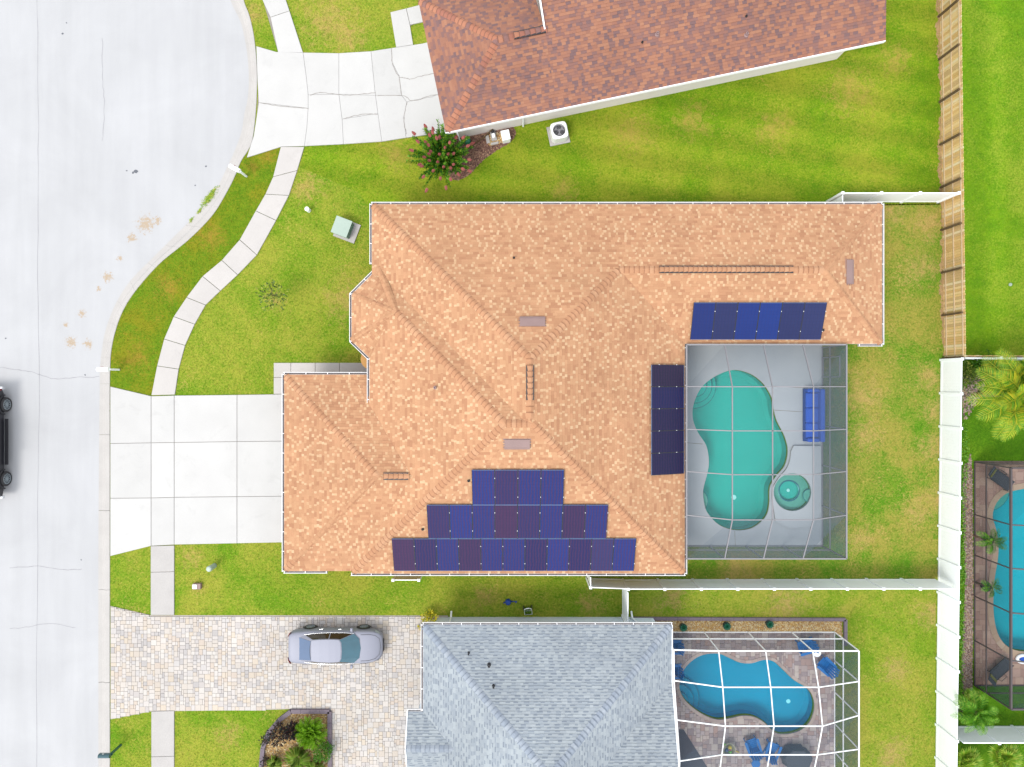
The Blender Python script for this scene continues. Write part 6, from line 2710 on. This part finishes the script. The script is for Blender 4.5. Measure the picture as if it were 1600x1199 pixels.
palm('date_palm', 1596, 617, 3.4, 'large yellow green feather palm at the right edge below the edge on fence', 2.7, 'leaf_palm', 40, .66, droop=.55, pairs=46)
palm('date_palm', 1524, 1113, 2.3, 'small bright green feather palm in front of the lower right white fence', 1.25, 'leaf_palm_green', 22, .34, droop=.6, trunk=.08, pairs=28)
palm('sago_cycad', 487, 1143, 0.55, 'round bright green cycad in the planting bed by the paved driveway', 1.0, 'leaf_cycad', 84, .2, (.25, .5), .35, .13, 'cycad', 26)
palm('potted_palm', 1549, 846, 1.3, 'potted green palm beside the cyan pool, upper of the two pots', 0.85, 'leaf_palm_green', 12, .24, droop=.6, trunk=.05, pairs=20, cat='potted plant', lean=(-.2, .05))
palm('potted_palm', 1549, 918, 1.1, 'smaller potted palm beside the cyan pool, lower of the two pots', 0.6, 'leaf_palm_green', 10, .2, droop=.6, trunk=.05, pairs=18, cat='potted plant', lean=(-.25, 0))
for o, (px, py) in zip([q for q in bpy.data.objects if q.name.startswith('potted_palm')], ((1542, 843), (1538, 916))):
    x, y = P(px, py, .3)
    b = MB()
    b.lathe([(.15, 0), (.22, .30), (.25, .38), (.22, .38), (.2, .33)], (x - o.location.x, y - o.location.y, .05), 18)
    part(o, b, 'pot', 'dark')


def fan_mesh(name, m, r=.5, n=22, stem=.55):
    b = MB()
    b.tube([(0, 0, 0), (stem * .5, 0, .16), (stem, 0, .2)], .012, 5)
    c = Vector((stem, 0, .2))
    for k in range(n):
        t = (k / (n - 1) - .5) * 4.4
        d = Vector((math.cos(t), math.sin(t), .08 * math.cos(3 * k)))
        s = Vector((-d.y, d.x, 0)) * .045
        rr = r * (.85 + .15 * math.cos(t * .6))
        b.raw([c, c + d * rr * .6 + s + Vector((0, 0, .03)), c + d * rr + Vector((0, 0, -.08)), c + d * rr * .6 - s + Vector((0, 0, .03))], [(0, 1, 2, 3)])
    return b.mesh(name, m)


for px, py, lb in ((1504, 1188, 'yellow green fan palm in the lower right corner against the long white fence'),
                   (1566, 1182, 'wider yellow green fan palm in the lower right corner, right of its neighbour'),
                   (1517, 1090, 'small yellow green fan palm at the foot of the long white fence')):
    x, y = P(px, py, .7)
    small = py < 1100
    o = empty('fan_palm', (x, y, G), lb, 'palm tree')
    b = MB()
    b.tube([(0, 0, 0), (0, 0, .25), (0, 0, .5)], [.12, .1, .07], 10)
    part(o, b, 'trunk', 'trunk_bark')
    me = fan_mesh('fan_leaf', M['leaf_fan'], .34 if small else .58, 22, .3 if small else .55)
    for i in range(9 if small else 15):
        inst('fan_leaf', me, o, (0, 0, .42), (random.uniform(-.4, .4), -R(10 + 60 * (i / 15) ** 1.3), i * 2.39996))


def leaf_cloud(rng_n, rx, ry, rz, c, lmin, lmax, aspect=.5, hollow=.35):
    b = MB()
    for _ in range(rng_n):
        while True:
            v = Vector((random.uniform(-1, 1), random.uniform(-1, 1), random.uniform(-1, 1)))
            if hollow < v.length < 1:
                break
        wob = 1 + .22 * math.sin(5 * math.atan2(v.y, v.x)) * (1 - abs(v.z))
        p = Vector((v.x * rx * wob, v.y * ry * wob, v.z * rz)) + Vector(c)
        L = random.uniform(lmin, lmax)
        d = (v + Vector((random.uniform(-.7, .7), random.uniform(-.7, .7), random.uniform(-.5, .7)))).normalized()
        s = d.cross(Vector((random.uniform(-1, 1), random.uniform(-1, 1), .8))).normalized() * L * aspect * .5
        b.raw([p, p + d * L * .5 + s, p + d * L, p + d * L * .5 - s], [(0, 1, 2, 3)])
    return b


def shrub(name, px, py, label, r, h, n, m, lmin, lmax, cat='shrub', aspect=.5, hollow=.2, ry=None, stems=5):
    x, y = P(px, py, h)
    o = empty(name, (x, y, G), label, cat)
    b = MB()
    for k in range(stems):
        a = k * 6.283 / stems
        b.tube([(0, 0, 0), (.25 * r * math.cos(a), .25 * r * math.sin(a), h * .4), (.6 * r * math.cos(a), .6 * r * math.sin(a), h * .8)], [.025, .018, .008], 6)
    part(o, b, 'stems', 'trunk_bark')
    part(o, leaf_cloud(n, r, ry or r, h * .45, (0, 0, h * .58), lmin, lmax, aspect, hollow), 'foliage', m)
    return o


shrub('croton_shrub', 671, 969, 'bright yellow leafy shrub at the corner of the grey house and pavers', .42, .8, 420, 'leaf_yellow', .08, .16)
shrub('croton_shrub', 658, 980, 'tiny yellow shrub right at the grey roof corner', .16, .4, 60, 'leaf_yellow', .07, .12)
shrub('green_shrub', 502, 1178, 'dense mid green shrub below the round cycad', .55, .9, 1500, 'leaf_green', .05, .11)
shrub('dark_shrub', 432, 1152, 'dark purple leaved shrub at the left of the planting bed', .55, .95, 420, 'leaf_dark', .10, .22, aspect=.4)
shrub('dark_shrub', 455, 1146, 'dark blue green shrub between the purple shrub and the cycad', .38, .8, 300, 'leaf_dark', .12, .26, aspect=.45)
shrub('dark_shrub', 412, 1160, 'small dark purple sprig leaning over the bed edging', .22, .6, 80, 'leaf_dark', .08, .18, aspect=.4)
shrub('dark_shrub', 413, 1192, 'small dark sprig at the lower left end of the bed', .2, .55, 70, 'leaf_dark', .08, .16, aspect=.4)
shrub('green_shrub', 1500, 1085, 'dark green bush squeezed between white fence and stone bed end', .3, .9, 500, 'leaf_green', .05, .11, ry=.75)
shrub('dark_shrub', 1499, 1110, 'dark purple plant at the foot of the long white fence', .25, .5, 110, 'leaf_dark', .08, .18)
shrub('green_shrub', 1515, 585, 'dark green shrub in the corner below the wood fence end', .55, 1.0, 900, 'leaf_olive', .08, .2, aspect=.35)
shrub('green_shrub', 1550, 572, 'deep green shrub behind the large yellow palm fronds', .7, .9, 1000, 'leaf_green', .08, .2, aspect=.35)


def grassy(px, py, label, r, h, n):
    x, y = P(px, py, .3)
    o = empty('fountain_grass', (x, y, G), label, 'grass clump')
    b = MB()
    for i in range(n):
        a = random.uniform(0, 6.283)
        rr = r * random.uniform(.5, 1)
        hh = h * random.uniform(.6, 1)
        d = Vector((math.cos(a), math.sin(a), 0))
        s = Vector((-d.y, d.x, 0)) * .012
        p0 = d * .04
        p1 = d * rr * .5 + Vector((0, 0, hh))
        p2 = d * rr + Vector((0, 0, hh * .75))
        b.raw([p0 - s, p0 + s, p1 + s, p2, p1 - s], [(0, 1, 2, 3, 4)])
    part(o, b, 'blades', 'leaf_grassy')


grassy(466, 1185, 'pale green fountain grass at the bottom of the planting bed', .85, .55, 230)
grassy(430, 1190, 'smaller pale grass clump left of the fountain grass', .5, .6, 160)
grassy(494, 1199, 'pale grass clump at the bottom edge below the green shrub', .6, .6, 160)

# three rosette plants in dark green tubs on the pebble strip
for i, (px, py, lb) in enumerate(((1068, 981, 'dark green rosette plant on the pebbles nearest the grey roof'), (1136, 979, 'middle dark green rosette plant of three on the pebbles'),
                                  (1203, 976, 'dark green rosette plant on the pebbles farthest from the roof'))):
    x, y = P(px, py, .4)
    o = empty('rosette_plant', (x, y, G), lb, 'plant', 'rosette plants on the pebble strip')
    b = MB()
    b.lathe([(.16, 0), (.2, .25), (.21, .30), (.17, .30), (.16, .26)], (0, 0, 0), 16)
    part(o, b, 'tub', mat('dark_green_tub', A(30, 76, 66), .5) if i == 0 else bpy.data.materials['dark_green_tub'])
    if i == 0:
        lb_ = MB()
        lb_.raw([(0.02, 0, 0), (.12, .055, .06), (.24, 0, .05), (.12, -.055, .06), (.12, 0, .03)], [(0, 1, 4), (1, 2, 4), (2, 3, 4), (3, 0, 4)])
        LEAF_ME = lb_.mesh('leaf', mat('rosette_green', A(24, 130, 92), .4))
    for k in range(10):
        inst('leaf', LEAF_ME, o, (0, 0, .30), (0, -.15, k * .6283 + i))
    for k in range(6):
        inst('leaf', LEAF_ME, o, (0, 0, .31), (0, -.75, k * 1.047 + i), (.7, .7, .7))

# crepe myrtle beside the north driveway
x, y = P(693, 253, 0.3)
cm = empty('crepe_myrtle', (x, y, G), 'multi stemmed flowering shrub with pink blossom tips by the north driveway', 'tree')
b = MB()
for k in range(7):
    a = k * .9
    b.tube([(.05 * math.cos(a), .05 * math.sin(a), 0), (.12 * math.cos(a), .12 * math.sin(a), .5), (.25 * math.cos(a), .25 * math.sin(a), .95)], [.05, .04, .025], 7)
part(cm, b, 'trunk', 'trunk_bark')


def spray(L, n, m='leaf_myrtle'):
    b = MB()
    pts = [Vector((L * t, 0, .12 * L * t * t)) for t in np.linspace(0, 1, 6)]
    b.tube(pts, [.014, .012, .01, .008, .006, .004], 5)
    for k in range(n):
        t = .18 + .82 * k / n
        p = Vector((L * t, 0, .12 * L * t * t))
        a = k * 2.4
        d = Vector((.75, math.cos(a), math.sin(a))).normalized()
        l = random.uniform(.14, .22) * (1.1 - .4 * t)
        s = d.cross(Vector((.3, .2, 1))).normalized() * l * .32
        b.raw([p, p + d * l * .5 + s, p + d * l, p + d * l * .5 - s], [(0, 1, 2, 3)])
    return b.mesh('branch', M[m])


SP = [spray(1.6, 70), spray(1.35, 60), spray(1.8, 76)]
fb = MB()
for k in range(70):
    t = k / 70
    rr = .06 * math.sin(math.pi * min(1, .25 + t * .75)) + .012
    a = k * 2.4
    p = Vector((.34 * t, rr * math.cos(a), rr * math.sin(a)))
    s = .036
    fb.raw([p + Vector((0, s, 0)), p + Vector((s, 0, s * .4)), p + Vector((0, -s, 0)), p + Vector((-s, 0, s * .6))], [(0, 1, 2, 3)])
FLOWER = fb.mesh('flower_panicle', M['flower'])
for k in range(64):
    az = k * 2.39996
    el = R(8) + R(74) * (1 - k / 64) ** .8 + R(random.uniform(-7, 7))
    me = SP[k % 3]
    L = (1.6, 1.35, 1.8)[k % 3]
    z0 = .55 + .4 * random.random()
    p0 = Vector((.16 * math.cos(az), .16 * math.sin(az), z0))
    inst('branch', me, cm, p0, (random.uniform(0, 6), -el, az))
    if random.random() < .6:
        tip = p0 + Matrix.Rotation(az, 3, 'Z') @ Matrix.Rotation(-el, 3, 'Y') @ Vector((L * .97, 0, 0))
        inst('flower_panicle', FLOWER, cm, tip, (0, -el * .9, az), (.7, .85, .85))

part(cm, leaf_cloud(900, .85, .85, .8, (0, 0, 1.15), .12, .2, .36, .1), 'foliage', 'leaf_myrtle')

# sapling in the front lawn
x, y = P(436, 464, 0.1)
o = empty('sapling', (x, y, G), 'young thin tree with sparse dark leaves in the front lawn', 'tree')
b = MB()
top = Vector(P(425, 462, 2.0)) - Vector((x, y))
b.tube([(0, 0, 0), (top.x * .3, top.y * .3, .8), (top.x * .8, top.y * .8, 1.6), (top.x, top.y, 2.1)], [.03, .025, .018, .01], 7)
for k in range(12):
    a = k * 2.4
    z0 = .9 + .09 * k
    c0 = Vector((top.x * z0 / 2.1, top.y * z0 / 2.1, z0))
    b.tube([c0, c0 + Vector((.32 * math.cos(a), .32 * math.sin(a), .2)), c0 + Vector((.55 * math.cos(a), .55 * math.sin(a), .3))], [.012, .008, .004], 5)
part(o, b, 'trunk', 'trunk_bark')
part(o, leaf_cloud(210, .72, .72, .6, (top.x * .85, top.y * .85, 1.75), .12, .20, .55, .15), 'crown', 'leaf_olive')

# low green border along the long fence
for k in range(9):
    py = 680 + k * 42
    pass
bd = MB()
region = PP([(1499, 660), (1507, 660), (1512, 700), (1506, 800), (1507, 900), (1504, 1000), (1503, 1080), (1494, 1080), (1497, 800)])
for _ in range(5200):
    xx, yy = random.uniform(24.2, 25.5), random.uniform(-17, -2)
    if not inside(region, [xx], [yy])[0]:
        continue
    z = G + random.uniform(.02, .16)
    a = random.uniform(0, 6.28)
    l = random.uniform(.06, .11)
    d, s = Vector((math.cos(a), math.sin(a), random.uniform(.1, .9))).normalized() * l, Vector((-math.sin(a), math.cos(a), 0)) * l * .3
    p = Vector((xx, yy, z))
    bd.raw([p, p + d * .5 + s, p + d, p + d * .5 - s], [(0, 1, 2, 3)])
bd.build('ground_cover', M['leaf_palm_green'], kind='stuff')

# weeds in the gutter of the bend
wd = MB()
for cx_, cy_, r_, n_ in ((325, 312, .5, 420), (331, 303, .4, 300), (312, 330, .2, 90), (299, 344, .16, 70)):
    for _ in range(n_):
        xx, yy = P(cx_, cy_, 0)
        u_, v_ = random.gauss(0, r_ * .55), random.gauss(0, r_ * .16)
        xx, yy = xx + u_ * .62 - v_ * .78, yy + u_ * .78 + v_ * .62
        a = random.uniform(0, 6.28)
        l = random.uniform(.04, .09)
        wd.raw([(xx, yy, .012), (xx + l * math.cos(a), yy + l * math.sin(a), .05), (xx + l * .7 * math.cos(a + .5), yy + l * .7 * math.sin(a + .5), .04)], [(0, 1, 2)])
wd.build('weeds', M['leaf_palm'], kind='stuff')

# ------------------------------------------------------------------ grass blades on the lawns
PAVED = [dr_out, bd_out, PV_OUT, PP(SW2_L) + PP(SW2_R)[::-1], PP(SW_L) + PP(SW_R)[::-1], PP([(236, 850), (273, 850), (273, 964), (236, 964)]),
         PP([(236, 1109), (273, 1109), (273, 1260), (236, 1260)]), PP([(428, 567), (590, 567), (590, 616), (428, 616)]), PP([(608, 15), (664, 5), (668, 70), (619, 76)]),
         wl, wpoly, [U(-116, 364), U(219, 364), U(219, 860), U(-140, 860)], DECK1, DECK2, DECK3, BED_N, GB, BED_S, RB, PP([(986, 963), (1323, 964), (1323, 990), (986, 990)])]


def blades(name, region, m, density, dz=0.006, ex=()):
    xs_, ys_ = [p[0] for p in region], [p[1] for p in region]
    x0, x1 = max(min(xs_), -29.5), min(max(xs_), 29.5)
    y0, y1 = max(min(ys_), -22.5), min(max(ys_), 22.5)
    n = int((x1 - x0) * (y1 - y0) * density)
    X, Y = RNG.uniform(x0, x1, n), RNG.uniform(y0, y1, n)
    ok = inside(region, X, Y)
    for p in PAVED:
        ok &= ~inside(p, X, Y)
    for p in ex:
        ok &= ~inside(p, X, Y)
    X, Y = X[ok], Y[ok]
    n = len(X)
    a = RNG.uniform(0, 6.283, n)
    l = RNG.uniform(.04, .10, n)
    w = RNG.uniform(.010, .022, n)
    h = RNG.uniform(.015, .06, n)
    c, s = np.cos(a), np.sin(a)
    v = np.empty((n, 3, 3))
    v[:, 0] = np.stack([X - s * w, Y + c * w, np.full(n, G + dz)], 1)
    v[:, 1] = np.stack([X + s * w, Y - c * w, np.full(n, G + dz)], 1)
    v[:, 2] = np.stack([X + c * l, Y + s * l, G + dz + h], 1)
    me = bpy.data.meshes.new(name)
    me.vertices.add(n * 3)
    me.vertices.foreach_set('co', v.ravel())
    me.loops.add(n * 3)
    me.loops.foreach_set('vertex_index', np.arange(n * 3, dtype=np.int32))
    me.polygons.add(n)
    me.polygons.foreach_set('loop_start', np.arange(0, n * 3, 3, dtype=np.int32))
    me.update()
    me.validate()
    me.materials.append(M[m])
    o = bpy.data.objects.new(name, me)
    COL.objects.link(o)
    tag(o, kind='stuff')


ZN = [Z_STRIP, Z_NORTH, Z_DRY, Z_GRAY, Z_VIV, Z_LUSH]
blades('grass', yard, 'lawn', 90, 0.002, ZN)
for z, m in zip(ZN, ('lawn_strip', 'lawn_north', 'lawn_dry', 'lawn_gray', 'lawn_vivid', 'lawn_lush')):
    blades('grass', z, m, 90)
